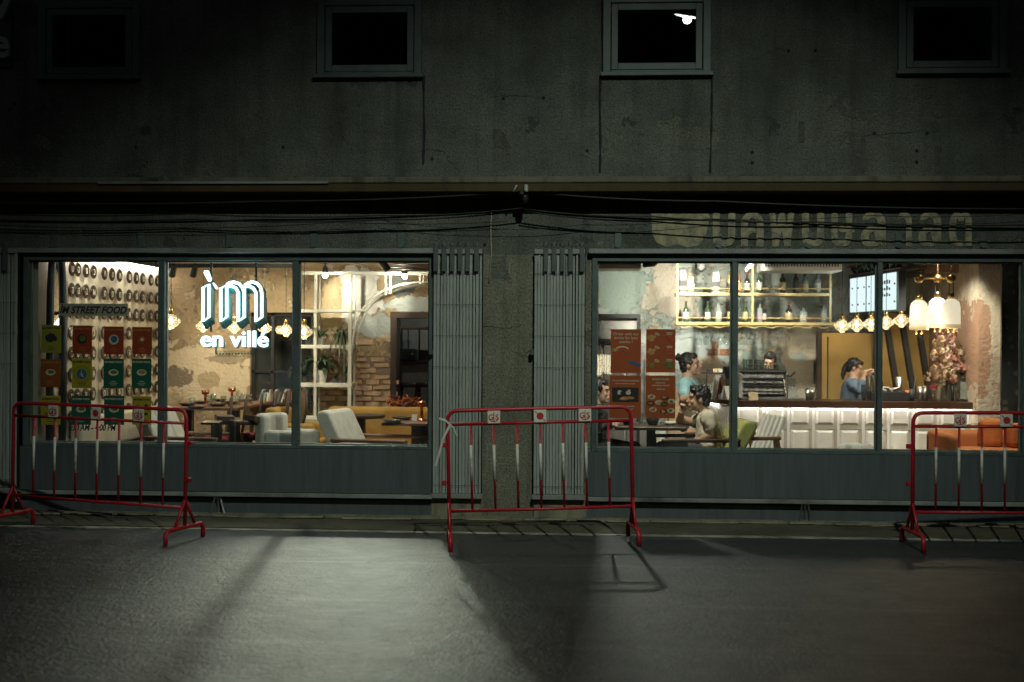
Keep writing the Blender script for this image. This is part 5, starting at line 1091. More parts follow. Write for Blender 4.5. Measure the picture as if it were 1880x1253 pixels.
jr = thing('straw_jar', 'clear jar with red lid beside the flower vase', 'jar', onbar(1714, 3.45)); cc = onbar(1714, 3.45); MB().lathe([(.04, 0), (.04, .13), (.035, .14)], cc, 14).build('jar', 'drink_glass', jr, smooth=True); MB().lathe([(.042, .14), (.042, .175), (0, .175)], cc, 14).build('lid', 'print_red', jr)
for k in range(7): MB().tube([cc + Vector((.02*math.cos(k), .02*math.sin(k), .005)), cc + Vector((.024*math.cos(k), .024*math.sin(k), .12))], .004, 5).build('straw', 'wood_mid', jr)
cup(1757, 3.45, .022, .20, 'drink_glass', 'slim clear glass right of the flower vase', 'slim_glass', 'slim glasses'); cup(1749, 3.5, .022, .19, 'pot_dark', 'slim dark glass touching the flower vase', 'slim_glass', 'slim glasses')
# tablet on a stand
tb = thing('tablet_stand', 'black tablet screen on a slanted stand at the right end of the bar', 'tablet', onbar(1783, 3.4)); cc = onbar(1780, 3.4); TM = Matrix.Translation(cc) @ Matrix.Rotation(.12, 4, 'Y') @ Matrix.Rotation(R(-20), 4, 'X')
MB().box(-.115, .115, -.008, .008, .0, .235).xf(TM).build('body', 'black_paint', tb, bevel=.006); M('tablet_screen', (.16, .17, .14), .25, var=.5, scale=22); MB().box(-.10, .10, -.0095, -.0082, .02, .215).xf(TM).build('screen', 'tablet_screen', tb); MB().prism([cc + Vector((.09, .0, 0)), cc + Vector((.13, .16, 0)), cc + Vector((.10, .09, .20))], (.05, 0, 0)).build('stand', 'black_paint', tb)
# flower arrangement
fv = thing('flower_arrangement', 'tall arrangement of peach and pink dried flowers in a glass vase on the bar', 'flowers', onbar(1735, 3.55)); cc = onbar(1737, 3.55)
MB().lathe([(.055, 0), (.06, .02), (.045, .14), (.06, .2), (.055, .2), (.04, .14), (.05, .02), (0, .015)], cc, 16).build('vase', 'drink_glass', fv, smooth=True)
for nm, c_ in (('fl_peach', (.66, .47, .30)), ('fl_pink', (.56, .36, .29)), ('fl_rust', (.42, .19, .13)), ('fl_cream', (.68, .56, .38))): M(nm, c_, .85, var=.35, scale=40)
rnd = random.Random(3)
for k in range(110):
    u = rnd.random(); hgt = .22 + .62*u; wd = .23*(1 - u*.55); mt = rnd.choice(['fl_peach', 'fl_pink', 'fl_rust', 'fl_cream', 'fl_peach']) if u < .75 else rnd.choice(['fl_pink', 'fl_rust'])
    dx = rnd.uniform(-1, 1)*rnd.uniform(.4, 1)
    if dx < -.1 and u < .7 and rnd.random() < .7: mt = rnd.choice(['fl_peach', 'fl_cream', 'fl_peach'])
    elif dx > .2 and rnd.random() < .6: mt = rnd.choice(['fl_rust', 'fl_pink', 'fl_rust'])
    c = cc + Vector((dx*wd - .02*(1 - u), rnd.uniform(-1, 1)*wd*.6, hgt)); r_ = rnd.uniform(.042, .07)*(1 - .35*u); mb = MB()
    for j in range(60):
        d = Vector((rnd.gauss(0, 1), rnd.gauss(0, 1), rnd.gauss(0, 1))).normalized(); q_ = d.to_track_quat('Z', 'Y').to_matrix(); s_ = r_*rnd.uniform(.25, .42)
        mb.add([c + d*r_*.35 + q_ @ Vector((-s_*.5, 0, 0)), c + d*r_*.75 + q_ @ Vector((-s_*.45, -s_*.4, 0)), c + d*r_ + q_ @ Vector((s_*.1, 0, s_*.2)), c + d*r_*.75 + q_ @ Vector((s_*.5, s_*.4, 0))], [(0, 1, 2, 3)])
    mb.build('blossom', mt, fv)
for k in range(9): MB().tube([cc + Vector((0, 0, .05)), cc + Vector((rnd.uniform(-.05, .05), rnd.uniform(-.04, .04), .3)), cc + Vector((rnd.uniform(-.14, .14), rnd.uniform(-.08, .08), rnd.uniform(.45, .8)))], .004, 5).build('stem', 'wood_mid', fv)
for k in range(8):
    mb = MB(); leafstrip(mb, cc + Vector((.1, 0, .25 + .05*k)), rnd.uniform(-.8, .8), .16, .05, .1, .016); mb.build('leaf', 'leaf', fv)

# ---------------------------------------------------------------- gold wall, leaning fins, timber frame
M('gold_wall', (0.44, 0.29, 0.095), .35, .5, var=.12, scale=2); M('fin_gold', (0.34, 0.20, 0.05), .45, .3, var=.2, scale=3); M('fin_dark', (0.016, 0.013, 0.011), .6, var=.2); M('timber', (0.16, 0.095, 0.045), .6, var=.3, stretch=(6, 6, .6))
gw = thing('gold_partition', 'plain gold partition behind the bar worker', 'partition', (rx(1560, 5.2), 5.2, 0)); a, b_ = P(1508, 735, 5.2), P(1622, 612, 5.2); MB().box(a.x, b_.x, 5.2, 5.3, -.2, b_.z).build('panel', 'gold_wall', gw); MB().box(a.x - .05, a.x, 5.18, 5.32, -.2, b_.z + .02).box(a.x, b_.x, 5.18, 5.32, b_.z, b_.z + .02).build('frame', 'wood_dark', gw); MB().box(rx(1520, 5.19) - .006, rx(1520, 5.19) + .006, 5.19, 5.2, -.2, b_.z - .05).build('door_gap', 'fin_dark', gw)
fs_ = thing('fin_partition', 'partition of leaning gold boards and black fins behind the flowers', 'partition', (rx(1700, 4.9), 4.9, 0))
for k in range(6):
    x0_, x1_ = 1612 + k*29, 1612 + k*29 + 22; a, b_, c, d = P(x0_ - 12, 575, 4.95), P(x1_ - 12, 575, 4.95), P(x1_ + 16, 745, 4.95), P(x0_ + 16, 745, 4.95); MB().prism([a, b_, c, d], (0, .05, 0)).build('gold_board', 'fin_gold', fs_)
    a, b_ = P(x1_ - 13, 570, 4.85), P(x1_ - 4, 570, 4.85); c, d = P(x1_ + 24, 745, 4.85), P(x1_ + 15, 745, 4.85); MB().prism([a, b_, c, d], (0, .15, 0)).build('black_fin', 'fin_dark', fs_)
MB().box(rx(1606, 5.05), rx(1800, 5.05), 5.05, 5.08, -.2, rz(590, 1700, 5.05)).build('backing', 'fin_dark', fs_)
tf = thing('timber_frame', 'brown timber post and beam frame at the right end of the bar', 'frame', (rx(1790, 3.7), 3.7, 0)); a, b_ = P(1686, 500, 3.75), P(1797, 486, 3.75); MB().box(a.x, b_.x, 3.75, 3.83, a.z, b_.z).build('beam', 'timber', tf, bevel=.004); MB().box(rx(1783, 3.75), rx(1797, 3.75), 3.66, 3.749, -.0, b_.z).build('post', 'timber', tf, bevel=.004)
MB().prism([P(1783, 500, 3.77), P(1783, 517, 3.77), P(1770, 500, 3.77)], (0, .05, 0)).build('brace', 'timber', tf); MB().box(P(1655, 505, 5.2).x, P(1690, 505, 5.2).x, 4.4, 5.2, P(1670, 507, 4.8).z, P(1670, 501, 4.8).z).build('shelf_board', 'timber', tf)
MB().prism([P(1697, 503, 3.6), P(1705, 503, 3.6), P(1684, 505, 5.0), P(1680, 505, 5.0)], (0, 0, .05)).build('rafter', 'timber', tf); MB().box(rx(1780, 4.2), rx(1768, 4.2), 4.2, 4.25, P(1775, 570, 4.2).z, P(1775, 562, 4.2).z).build('cross_piece', 'timber', tf)
M('curtain', (.40, .42, .34), .8, var=.15, stretch=(10, 10, .3)); cu = MB(); n_ = 40
xs = [(rx(1655, 5.4) + (rx(1800, 5.4) - rx(1655, 5.4))*k/n_, 5.42 + .02*math.sin(k*1.7)) for k in range(n_ + 1)]
cu.add([(x, y, z) for x, y in xs for z in (1.2, 2.72)], [(2*k, 2*k + 2, 2*k + 3, 2*k + 1) for k in range(n_)]); o = tag(cu.build('curtain', 'curtain', org=(xs[20][0], 5.42, 1.2), smooth=True), 'pale green grey curtain behind the milk glass lamps', 'curtain'); s_ = o.modifiers.new('thick', 'SOLIDIFY'); s_.thickness = .006

# ---------------------------------------------------------------- menu screens
emis('screen_lit', (.80, .97, 1.0), 1.3); tv = thing('menu_screen', 'pair of bright white menu screens on a dark casing above the bar', 'screen', P(1605, 540, 4.2))
A, B = P(1560, 545, 5.1), P(1648, 535, 3.5); zt0, zb0 = 2.30, 1.885; d = (B - A); d.z = 0; nn_ = Vector((-d.y, d.x, 0)).normalized()*-1
if nn_.y > 0: nn_ = -nn_
A0, B0 = Vector((A.x, A.y, 0)), Vector((B.x, B.y, 0))
def tq(u0, u1, z0, z1, off, th=.004):
    a, b_ = A0.lerp(B0, u0) + nn_*off, A0.lerp(B0, u1) + nn_*off; return MB().prism([a + Vector((0, 0, z0)), b_ + Vector((0, 0, z0)), b_ + Vector((0, 0, z1)), a + Vector((0, 0, z1))], -nn_*th)
tq(-.01, 1.02, zb0 - .02, zt0 + .02, 0, .08).build('casing', 'black_paint', tv)
for u0, u1 in ((.02, .36), (.39, .98)):
    s_ = tq(u0, u1, zb0, zt0, .006).build('lit_screen', 'screen_lit', tv); sp = .34 if u0 > .3 else .2
    for k in range(6):
        uu = u0 + .04 + (u1 - u0 - .08)*(k % 3)/2; zz = zb0 + .08 + .2*(k // 3); tq(uu, uu + .03, zz, zz + .02, .008, .001).build('printed_item', 'ink', s_)
    if u0 > .3:
        for r_ in range(3):
            for k in range(5): uu = .66 + k*.045; zz = zt0 - .12 - r_*.07; tq(uu, uu + .03, zz, zz + random.uniform(.02, .05), .008, .001).build('printed_item', 'ink', s_)
bt = thing('high_shelf', 'dark high shelf of bottles and plants over the menu screens', 'shelf', P(1605, 500, 4.2)); tq(-.03, 1.05, zt0 + .03, zt0 + .05, .0, .3).build('board', 'wood_dark', bt)
for k in range(9):
    u = .04 + k*.115; c = A0.lerp(B0, u) - nn_*.1 + Vector((0, 0, zt0 + .051)); h = random.uniform(.12, .2); MB().lathe([(.035, 0), (.035, h*.6), (.014, h*.75), (.014, h)], c, 10).build('bottle', random.choice(['bottle_clear', 'bottle_dark', 'ceramic_white']), bt, smooth=True)
for k in range(30):
    mb = MB(); u = random.uniform(.0, .5); leafstrip(mb, A0.lerp(B0, u) - nn_*.05 + Vector((0, 0, zt0 + .06)), random.uniform(0, 6.28), .16, .14, .1, .02); mb.build('leaf', 'leaf_dark', bt)
lamp('screen_light', 'POINT', A0.lerp(B0, .5) + nn_*.35 + Vector((0, 0, 2.05)), 4, (.75, .95, 1), .15, tv)
# security camera
sk = thing('ceiling_camera', 'small pale camera under the ceiling left of the air conditioner', 'camera', P(1375, 492, 3.8)); c = P(1375, 492, 3.8); MB().lathe([(0, -.06), (.028, -.06), (.03, .05), (0, .06)], c, 12, Euler((1.1, .5, 0)).to_matrix()).build('body', 'ceramic_white', sk); MB().tube([c, (c.x - .04, 3.85, CE)], .01, 6).build('mount', 'black_paint', sk)
gl = thing('globe_lamp', 'small black wall bracket globe above the left of the gold shelf', 'lamp', P(1288, 490, 5.3)); c = P(1287, 490, 5.3); MB().ball(c, .05, 12, 8).build('globe', 'ceramic_white', gl, smooth=True); MB().tube([c + Vector((-.06, .1, .05)), c + Vector((-.06, 0, -.03)), c + Vector((0, 0, -.06)), c + Vector((.06, 0, -.02))], .012, 6).build('bracket', 'black_paint', gl)

# ---------------------------------------------------------------- pendants and the milk glass chandelier
for px, py, y, lab in ((1546, 600, 3.6, 'clear glass pendant lamp leftmost of the row over the bar'), (1573, 598, 3.6, 'clear glass pendant lamp second of the row over the bar'), (1599, 597, 3.7, 'clear glass pendant lamp third of the row, by the second mullion'), (1627, 594, 3.6, 'clear glass pendant lamp right of the second mullion over the bar'), (1655, 590, 3.5, 'clear glass pendant lamp nearest the milk glass lamps')): pendant(px, py, y, lab, 2.2, .98)
m, n, l, b = nodes('milk_glass'); b.inputs['Base Color'].default_value = (.85, .8, .68, 1); b.inputs['Roughness'].default_value = .25; b.inputs['Emission Color'].default_value = (1, .86, .62, 1); b.inputs['Emission Strength'].default_value = .95
m, n, l, b = nodes('milk_band'); b.inputs['Base Color'].default_value = (.75, .6, .36, 1); b.inputs['Roughness'].default_value = .3; b.inputs['Emission Color'].default_value = (1, .72, .36, 1); b.inputs['Emission Strength'].default_value = .45
chn = thing('chandelier', 'brass chandelier with three glowing milk glass shades over the bar end', 'chandelier', P(1720, 580, 2.6))
for px, py0, py1, y in ((1687, 551, 606, 2.6), (1721, 547, 602, 2.75), (1746, 549, 603, 2.55)):
    c = P(px, py1, y); h = P(px, py0, y).z - c.z; r_ = .094
    s_ = MB().lathe([(r_*1.0, h*.10), (r_*.98, h*.5), (r_*.97, h*.72), (r_*.85, h*.88), (r_*.55, h*.97), (r_*.3, h)], c, 24).build('shade', 'milk_glass', chn, smooth=True); MB().lathe([(r_*1.01, 0), (r_*1.015, h*.10), (r_*1.0, h*.13)], c, 24).build('shade_band', 'milk_band', s_, smooth=True)
    MB().lathe([(r_*.34, h), (r_*.34, h + .05), (r_*.2, h + .06)], c, 14).build('collar', 'brass', chn, smooth=True); zb_ = P(px, 512, y).z
    for dx in (-.022, .022): MB().tube([(c.x + dx, y, c.z + h + .05), (c.x + dx, y, zb_)], .005, 5).build('rod', 'wood_dark', chn)
    MB().ball((c.x, y, zb_), .048, 14, 8).build('hub_ball', 'brass', chn, smooth=True); MB().tube([(c.x, y, zb_), (c.x, y, CE)], .006, 5).build('rod', 'wood_dark', chn)
    for dx in (-.03, .03): MB().tube([(c.x + dx, y, c.z + .02), (c.x + dx, y, c.z - .03)], .003, 5).ball((c.x + dx, y, c.z - .035), .011, 8, 6).build('bead', 'brass', chn, smooth=True)
    lamp('chandelier_light', 'POINT', (c.x, y, c.z - .06), 5, (1, .80, .52), .06, chn)
a, b_ = P(1687, 512, 2.6), P(1746, 512, 2.55); MB().tube([a, P(1721, 512, 2.75), b_], .008, 6).build('cross_bar', 'brass', chn)

# ---------------------------------------------------------------- posters on the right window
backlit('p_orange', (0.40, 0.085, 0.018), .2)
def rposter(x0, x1, y0, y1, lab):
    a, b_ = P(x0, y1, YG), P(x1, y0, YG); po = thing('poster', lab, 'poster', ((a.x + b_.x)/2, YG, a.z), 'orange menu posters on the right window'); MB().box(a.x, b_.x, YG - .001, YG + .003, a.z, b_.z).build('sheet', 'p_orange', po); return po, a, b_, (a.x + b_.x)/2, (a.z + b_.z)/2, b_.x - a.x, b_.z - a.z
def food(po, x, z, rx_, rz_, mt, plate_=None, y=YG - .0025):
    if plate_: flat_disc(MB(), (x, y + .001, z), rx_*1.25, rz_*1.25).build('printed_plate', plate_, po)
    rnd = random.Random(int(x*1000)); f = MB()
    for k in range(5): flat_disc(f, (x + rnd.uniform(-.5, .5)*rx_, y - .0006*(k + 1), z + rnd.uniform(-.5, .5)*rz_), rx_*rnd.uniform(.35, .7), rz_*rnd.uniform(.35, .7), .0005, 10)
    f.build('printed_food', mt, po)
M('ink_bread', (.45, .22, .07), .7, var=.6, scale=45); M('ink_redfood', (.38, .06, .02), .7, var=.6, scale=45)
def line(po, s, x, z, size, mt='ink_cream'): text_mb(s, size, (x, YG - .003, z), .001, bold=.0004).build('printed_text', mt, po)
po, a, b_, cx, cz, w, h = rposter(1121, 1177, 605, 685, 'orange poster with arm holding food, upper left of the four')
for k, s in enumerate(('Order with our', 'drinks for best', 'combo !')): line(po, s, cx, b_.z - h*(.11 + .09*k), .034)
food(po, cx - w*.12, cz + h*.0, w*.16, h*.06, 'ink_redfood'); MB().obox((cx + w*.30, YG - .003, cz - h*.28), (w*.42, .001, h*.07), (0, R(22), 0)).build('printed_arm', 'ink_blue', po); MB().prism([(cx - w*.5, YG - .003, cz + h*.04), (cx - w*.3, YG - .003, cz + h*.07), (cx - w*.22, YG - .003, cz + h*.01), (cx - w*.5, YG - .003, cz - h*.02)], (0, -.001, 0)).build('printed_hand', 'ink_bread', po)
arcp = [(cx - w*.12 + w*.26*math.cos(t), YG - .003, cz - h*.03 + h*.13*math.sin(t)) for t in [R(35 + 11*k) for k in range(11)]]; MB().tube(arcp, .006, 4, sx=.2).build('printed_swoosh', 'ink_cream', po)
po, a, b_, cx, cz, w, h = rposter(1186, 1240, 605, 684, 'orange poster with six food pictures, upper right of the four')
for k in range(6):
    x = cx + (-.27 if k % 2 == 0 else .27)*w; z = cz + (.30 - .31*(k // 2))*h; food(po, x, z, w*.19, h*.09, ['ink_bread', 'ink_redfood', 'ink_bread', 'ink_redfood', 'ink_food', 'ink_salad'][k])
    for j in range(2): MB().tube([(x + w*.03 + (w*.16 + j*.012)*math.cos(t), YG - .0045, z + (h*.06 + j*.012)*math.sin(t) + .01) for t in [R((20 if k % 2 == 0 else 60) + 10*i) for i in range(7)]], .003, 4, sx=.2).build('printed_swoosh', 'ink_cream', po)
po, a, b_, cx, cz, w, h = rposter(1119, 1177, 690, 768, 'orange poster with kitchen photo, lower left of the four')
line(po, 'We use the finest ingredients', cx, b_.z - h*.12, .019); line(po, 'for our homemade recipes', cx, b_.z - h*.19, .015)
MB().box(cx - w*.42, cx + w*.42, YG - .003, YG - .002, cz - h*.12, cz + h*.22).build('printed_photo', 'ink', po); food(po, cx - w*.2, cz + h*.1, w*.08, h*.06, 'ink_cream', None, YG - .004); food(po, cx + w*.1, cz + h*.12, w*.1, h*.07, 'ink_cream', None, YG - .004); food(po, cx, cz - h*.04, w*.34, h*.05, 'ink_bread', None, YG - .004)
line(po, 'We made with', cx + w*.08, cz - h*.22, .018); line(po, 'local flavour', cx + w*.08, cz - h*.28, .018)
po, a, b_, cx, cz, w, h = rposter(1185, 1240, 690, 768, 'orange poster with many small dishes, lower right of the four')
line(po, 'SEASON IN BA', cx, b_.z - h*.09, .022); line(po, 'Deliciously', cx, b_.z - h*.17, .018); line(po, 'made gluten dessert', cx, b_.z - h*.23, .018); line(po, 'with us', cx, b_.z - h*.32, .024)
for k, (dx, dz_) in enumerate(((-.3, -.0), (.15, -.02), (.38, -.1), (-.33, -.15), (-.05, -.13), (.12, -.17), (-.25, -.3), (.1, -.34), (.36, -.32))): food(po, cx + dx*w, cz + dz_*h, w*.10, h*.045, ['ink_food', 'ink_bread', 'ink_salad'][k % 3], 'ink_cream' if k % 2 == 0 else 'ink', YG - .0025 - k*.0003)

# ---------------------------------------------------------------- seating by the right window
table('dark pedestal table of the seated couple behind the orange posters', rx(1128, 1.2), rx(1256, 1.2), .85, 1.55, .735, 'wood_dark', legs=[rx(1196, 1.2)])
for k, (px, r_, h, mt, nm, lab) in enumerate(((1152, .05, .05, 'ceramic_black', 'bowl', 'black bowl left on the couple table'), (1178, .03, .10, 'drink_glass', 'drinking_glass', 'water glass left on the couple table'), (1199, .07, .06, 'ceramic_black', 'bowl', 'black bowl middle on the couple table'), (1218, .028, .10, 'drink_glass', 'drinking_glass', 'water glass middle on the couple table'), (1231, .06, .03, 'ceramic_white', 'bowl', 'white dish nearest the seated man'), (1226, .026, .08, 'drink_glass', 'drinking_glass', 'short water glass behind the white dish'))):
    cc = Vector((rx(px, 1.15), 1.15 + .1*(k % 2), .737)); tag(MB().lathe([(r_*.6, 0), (r_, h), (r_*.93, h), (r_*.5, .006), (0, .006)], cc, 16).build(nm, mt, org=cc, smooth=True), lab, 'tableware', 'dishes on the couple table')
lounge('lounge_chair', 'green slant back armchair under the seated man', 'fabric_green', 1326, 1.18, -1, .80, .12, 'wood_dark')
lounge('lounge_chair', 'pale wooden slat back armchair empty before the bar', 'bar_white', 1392, 1.5, -1, .82, .25, 'wood_mid', True)
tub('tub_chair', 'pale low tub chair just rising above the sill left of the second mullion', 'bar_white', 1575, .75, .60, .40, R(160))
so_ = thing('armchair', 'orange upholstered armchair at the right end of the right window', 'armchair', (rx(1800, 1.0), 1.0, 0)); x0, x1, x2 = rx(1728, 1.0), rx(1806, 1.25), rx(1895, 1.0)
MB().box(x0, x0 + .10, .75, 1.5, .1, .70).build('arm', 'fabric_orange', so_, bevel=.05, seg=4); MB().box(x0, x2, 1.34, 1.52, .1, .70).build('backrest', 'fabric_orange', so_, bevel=.06, seg=4); MB().box(x0 + .11, x2, .72, 1.34, .12, .555).build('seat', 'fabric_orange', so_, bevel=.05, seg=4)
MB().box(rx(1797, 1.3), rx(1838, 1.3), 1.20, 1.36, .55, P(1815, 768, 1.3).z).build('back_cushion', 'fabric_orange', so_, bevel=.05, seg=4); MB().box(rx(1842, 1.3), rx(1895, 1.3), 1.10, 1.3, .55, P(1850, 776, 1.3).z).build('back_cushion', 'fabric_orange', so_, bevel=.05, seg=4)
for x in (x0 + .06, x2 - .06): MB().box(x - .025, x + .025, .8, .85, 0, .1).build('leg', 'wood_dark', so_)

# ---------------------------------------------------------------- ceiling spots of the right room, some only added to brighten
def ceil_spot(loc, label, power, aim, size=95, col=(1, .93, .79), pt=0.0):
    t = thing('ceiling_spotlight', label, 'spotlight', loc); c = Vector(loc); mt = (Vector(aim) - c).to_track_quat('-Z', 'Y').to_matrix()
    MB().lathe([(.034, -.05), (.04, .0), (.03, .06), (0, .06)], c, 14, mt).build('head', 'black_paint', t); MB().tube([c, (c.x, c.y, CE)], .009, 6).build('stem', 'black_paint', t); MB().lathe([(.028, -.052), (0, -.052)], c, 14, mt).build('lens', 'bulb_spot', t)
    dr = (Vector(aim) - c).normalized(); lamp('ceiling_spot_light', 'SPOT', c + dr*.06, power, col, .05, t, aim=aim, size=size, blend=.5)
ceil_spot((1.3, 3.4, 2.6), 'ceiling spotlight washing the green wall above the posters', 330, (1.2, YR, 1.5), 85)
ceil_spot((2.2, 3.2, 2.62), 'ceiling spotlight washing the wall behind the bottle shelf', 330, (2.3, YR, 1.0), 80)
ceil_spot((3.3, 3.9, 2.62), 'ceiling spotlight over the middle of the bar', 380, (3.1, YR, 1.2), 85)
ceil_spot((4.25, 2.5, 2.62), 'added ceiling spotlight brightening the flower end of the bar', 220, (4.62, 3.6, 1.15), 70)  # added lamp, placed to light up the flowers
ceil_spot((.72, 1.0, 2.55), 'ceiling spotlight just inside the window by the orange posters', 110, (.84, -2.4, 0), 52, (.97, 1, .86))
ceil_spot((1.25, .45, 2.62), 'added ceiling spotlight brightening the seated couple', 190, (1.8, 1.5, .9), 85)  # added lamp, set left of the seated man to light his face
ceil_spot((3.2, 1.3, 2.62), 'added ceiling spotlight brightening the bar front', 170, (3.2, 3.3, .5), 90)  # added lamp, extra light for the white bar panels
ceil_spot((4.2, .7, 2.6), 'added ceiling spotlight brightening the orange armchair', 140, (4.3, 1.3, .6), 80)  # added lamp, lifts the orange chair out of the dark
# ================================================================ PEOPLE
M('skin', (0.42, 0.24, 0.15), .55, var=.08, scale=20); M('skin_pale', (0.50, 0.31, 0.21), .55, var=.08, scale=20); M('hair', (0.012, 0.010, 0.009), .45, var=.3, scale=30, stretch=(1, 1, .2)); M('lip', (0.28, 0.07, 0.05), .5, var=.05); M('eye_dark', (0.015, 0.012, 0.01), .3, var=.05); M('brow', (0.02, 0.016, 0.013), .7, var=.1)
M('shirt_beige', (0.48, 0.43, 0.32), .9, var=.12, scale=10, bump=.3, bscale=25); M('shirt_teal', (0.34, 0.60, 0.62), .9, var=.1, scale=10, bump=.3, bscale=25); M('apron_cream', (0.60, 0.42, 0.26), .9, var=.12, bump=.3, bscale=20); M('cloth_black', (0.018, 0.018, 0.02), .9, var=.2); M('denim', (0.13, 0.18, 0.25), .9, var=.15, scale=30); M('trousers', (0.05, 0.05, 0.055), .9, var=.15)
def remeshed(mb, name, mat, parent, vox, sm=4, fac=.5):
    o = mb.build(name, mat, parent, smooth=True); r_ = o.modifiers.new('remesh', 'REMESH'); r_.mode = 'VOXEL'; r_.voxel_size = vox; r_.use_smooth_shade = True
    s_ = o.modifiers.new('smooth', 'SMOOTH'); s_.iterations = sm; s_.factor = fac
    if name in ('hair', 'shirt', 'apron'):      # locks and cloth folds
        tx = bpy.data.textures.new(name, 'CLOUDS'); tx.noise_scale = .022 if name == 'hair' else .075; tx.noise_depth = 2
        d_ = o.modifiers.new('relief', 'DISPLACE'); d_.texture = tx; d_.strength = .026 if name == 'hair' else .026; d_.mid_level = .5; d_.texture_coords = 'LOCAL'
    return o
def head_parts(mb, h, f, u, k=1.0):
    f = Vector(f).normalized(); r_ = f.cross(Vector(u)).normalized(); u = r_.cross(f).normalized(); Mx = Matrix((r_, f, u)).transposed()
    L = lambda a, b, c: Vector(h) + (r_*a + f*b + u*c) * k
    mb.ball(L(0, -.012, .022), (.071*k, .090*k, .092*k), 20, 14, Mx); mb.ball(L(0, .028, -.045), (.056*k, .056*k, .066*k), 16, 10, Mx); mb.ball(L(0, .066, -.094), (.026*k, .020*k, .020*k), 10, 8, Mx)
    mb.capsule([L(0, .080, .012), L(0, .094, -.012), L(0, .103, -.030)], [.010*k, .011*k, .014*k], 8); mb.ball(L(0, .080, -.062), (.024*k, .016*k, .012*k), 10, 8, Mx); mb.ball(L(0, .070, .030), (.052*k, .020*k, .016*k), 12, 8, Mx)
    for s_ in (-1, 1): mb.ball(L(.036*s_, .062, -.026), (.022*k, .020*k, .020*k), 8, 6, Mx); mb.ball(L(.072*s_, -.008, -.010), (.010*k, .018*k, .030*k), 8, 8, Mx)
    return L, Mx
def hand(mb, wrist, d, n_, curl=.6, k=1.0, side=1):
    """palm, four fingers of unequal length curling towards n_, and a thumb off the side"""
    d = Vector(d).normalized(); n_ = Vector(n_); n_ = (n_ - d*n_.dot(d)).normalized(); s_ = d.cross(n_)*side; w = Vector(wrist)
    for j in (-1, 0, 1): mb.capsule([w, w + d*.035*k + s_*.016*j*k, w + d*.080*k + s_*.024*j*k], [.019*k, .018*k, .014*k], 8)
    for j, (off, ln) in enumerate(((-.030, .062), (-.010, .074), (.010, .078), (.029, .070))):
        b0 = w + d*.082*k + s_*off*k; d1 = (d*math.cos(curl) + n_*math.sin(curl)); d2 = (d*math.cos(curl*2.1) + n_*math.sin(curl*2.1)); m1 = b0 + d1*ln*.5*k; mb.capsule([b0, m1, m1 + d2*ln*.5*k], [.0095*k, .009*k, .0075*k], 8)
    t0 = w + d*.022*k + s_*.020*k; t1 = t0 + (s_*.7 + d*.7 + n_*.3).normalized()*.038*k; mb.capsule([t0, t1, t1 + (d*.9 + n_*.5).normalized()*.03*k], [.013*k, .011*k, .009*k], 8)
def face(parent, L, Mx, k=1.0):
    for s_ in (-1, 1):
        MB().ball(L(.030*s_, .078, -.004), (.010*k, .005*k, .0035*k), 8, 6, Mx).build('eye', 'eye_dark', parent, smooth=True); MB().capsule([L(.016*s_, .086, .024), L(.042*s_, .074, .026)], [.0022*k, .0014*k], 6).build('eyebrow', 'brow', parent, smooth=True)
    MB().ball(L(0, .090, -.063), (.019*k, .008*k, .0055*k), 10, 6, Mx).build('mouth', 'lip', parent, smooth=True)
def hair_cap(parent, L, Mx, k=1.0, extra=(), spikes=0, seed=1, low=0.0):
    mb = MB(); mb.ball(L(0, -.030, .040), (.082*k, .090*k, .092*k), 18, 12, Mx); mb.ball(L(0, -.060, -.005 - low), (.074*k, .055*k, .080*k), 14, 10, Mx); mb.ball(L(0, .040, .083), (.060*k, .042*k, .030*k), 12, 8, Mx)
    for s_ in (-1, 1): mb.ball(L(.066*s_, .012, .030), (.016*k, .026*k, .038*k), 8, 8, Mx)
    rnd = random.Random(seed)
    for j in range(spikes):
        a, b_ = rnd.uniform(-1, 1), rnd.uniform(-1, 1); p0 = L(.06*a, -.02 + .075*b_, .105 - .03*(a*a + b_*b_)); p1 = p0 + (L(a*.03, .03*b_ + .01, .045) - L(0, 0, 0))*rnd.uniform(.5, 1.1); mb.capsule([p0, p1], [.016*k, .004*k], 6)
    for pts, rs in extra: mb.capsule([L(*p_) for p_ in pts], [r_*k for r_ in rs], 10)
    return remeshed(mb, 'hair', 'hair', parent, .007, 2)
def person(label, base, skin, h, f, u, torso, arms, legs, shirt, sleeves, hair_kw, hands, k=1.0, pants='trousers'):
    t = thing('person', label, 'person', base); mb = MB(); L, Mx = head_parts(mb, h, f, u, k)
    mb.capsule([L(0, -.015, -.06), torso[0][0]], [.048, .052], 12)
    for seg, rs in torso[1]: mb.capsule(seg, rs, 14)
    for seg, rs in arms: mb.capsule(seg, rs, 12)
    for w, d, n_, c_, sd in hands: hand(mb, w, d, n_, c_, .82, sd)
    for seg, rs in legs: mb.capsule(seg, rs, 12)
    bo = remeshed(mb, 'body', skin, t, .0075, 3); face(bo, L, Mx, k); hair_cap(bo, L, Mx, k, **hair_kw)
    cl = MB()
    for seg, rs in shirt[1]: cl.capsule(seg, rs, 16)
    for seg, rs in sleeves: cl.capsule(seg, rs, 12)
    remeshed(cl, 'shirt', shirt[0], t, .010, 4)
    pt = MB()
    for seg, rs in legs: pt.capsule(seg, [r_ + .014 for r_ in rs], 12)
    if legs: remeshed(pt, 'trousers', pants, t, .012, 3)
    return t, L
V = Vector
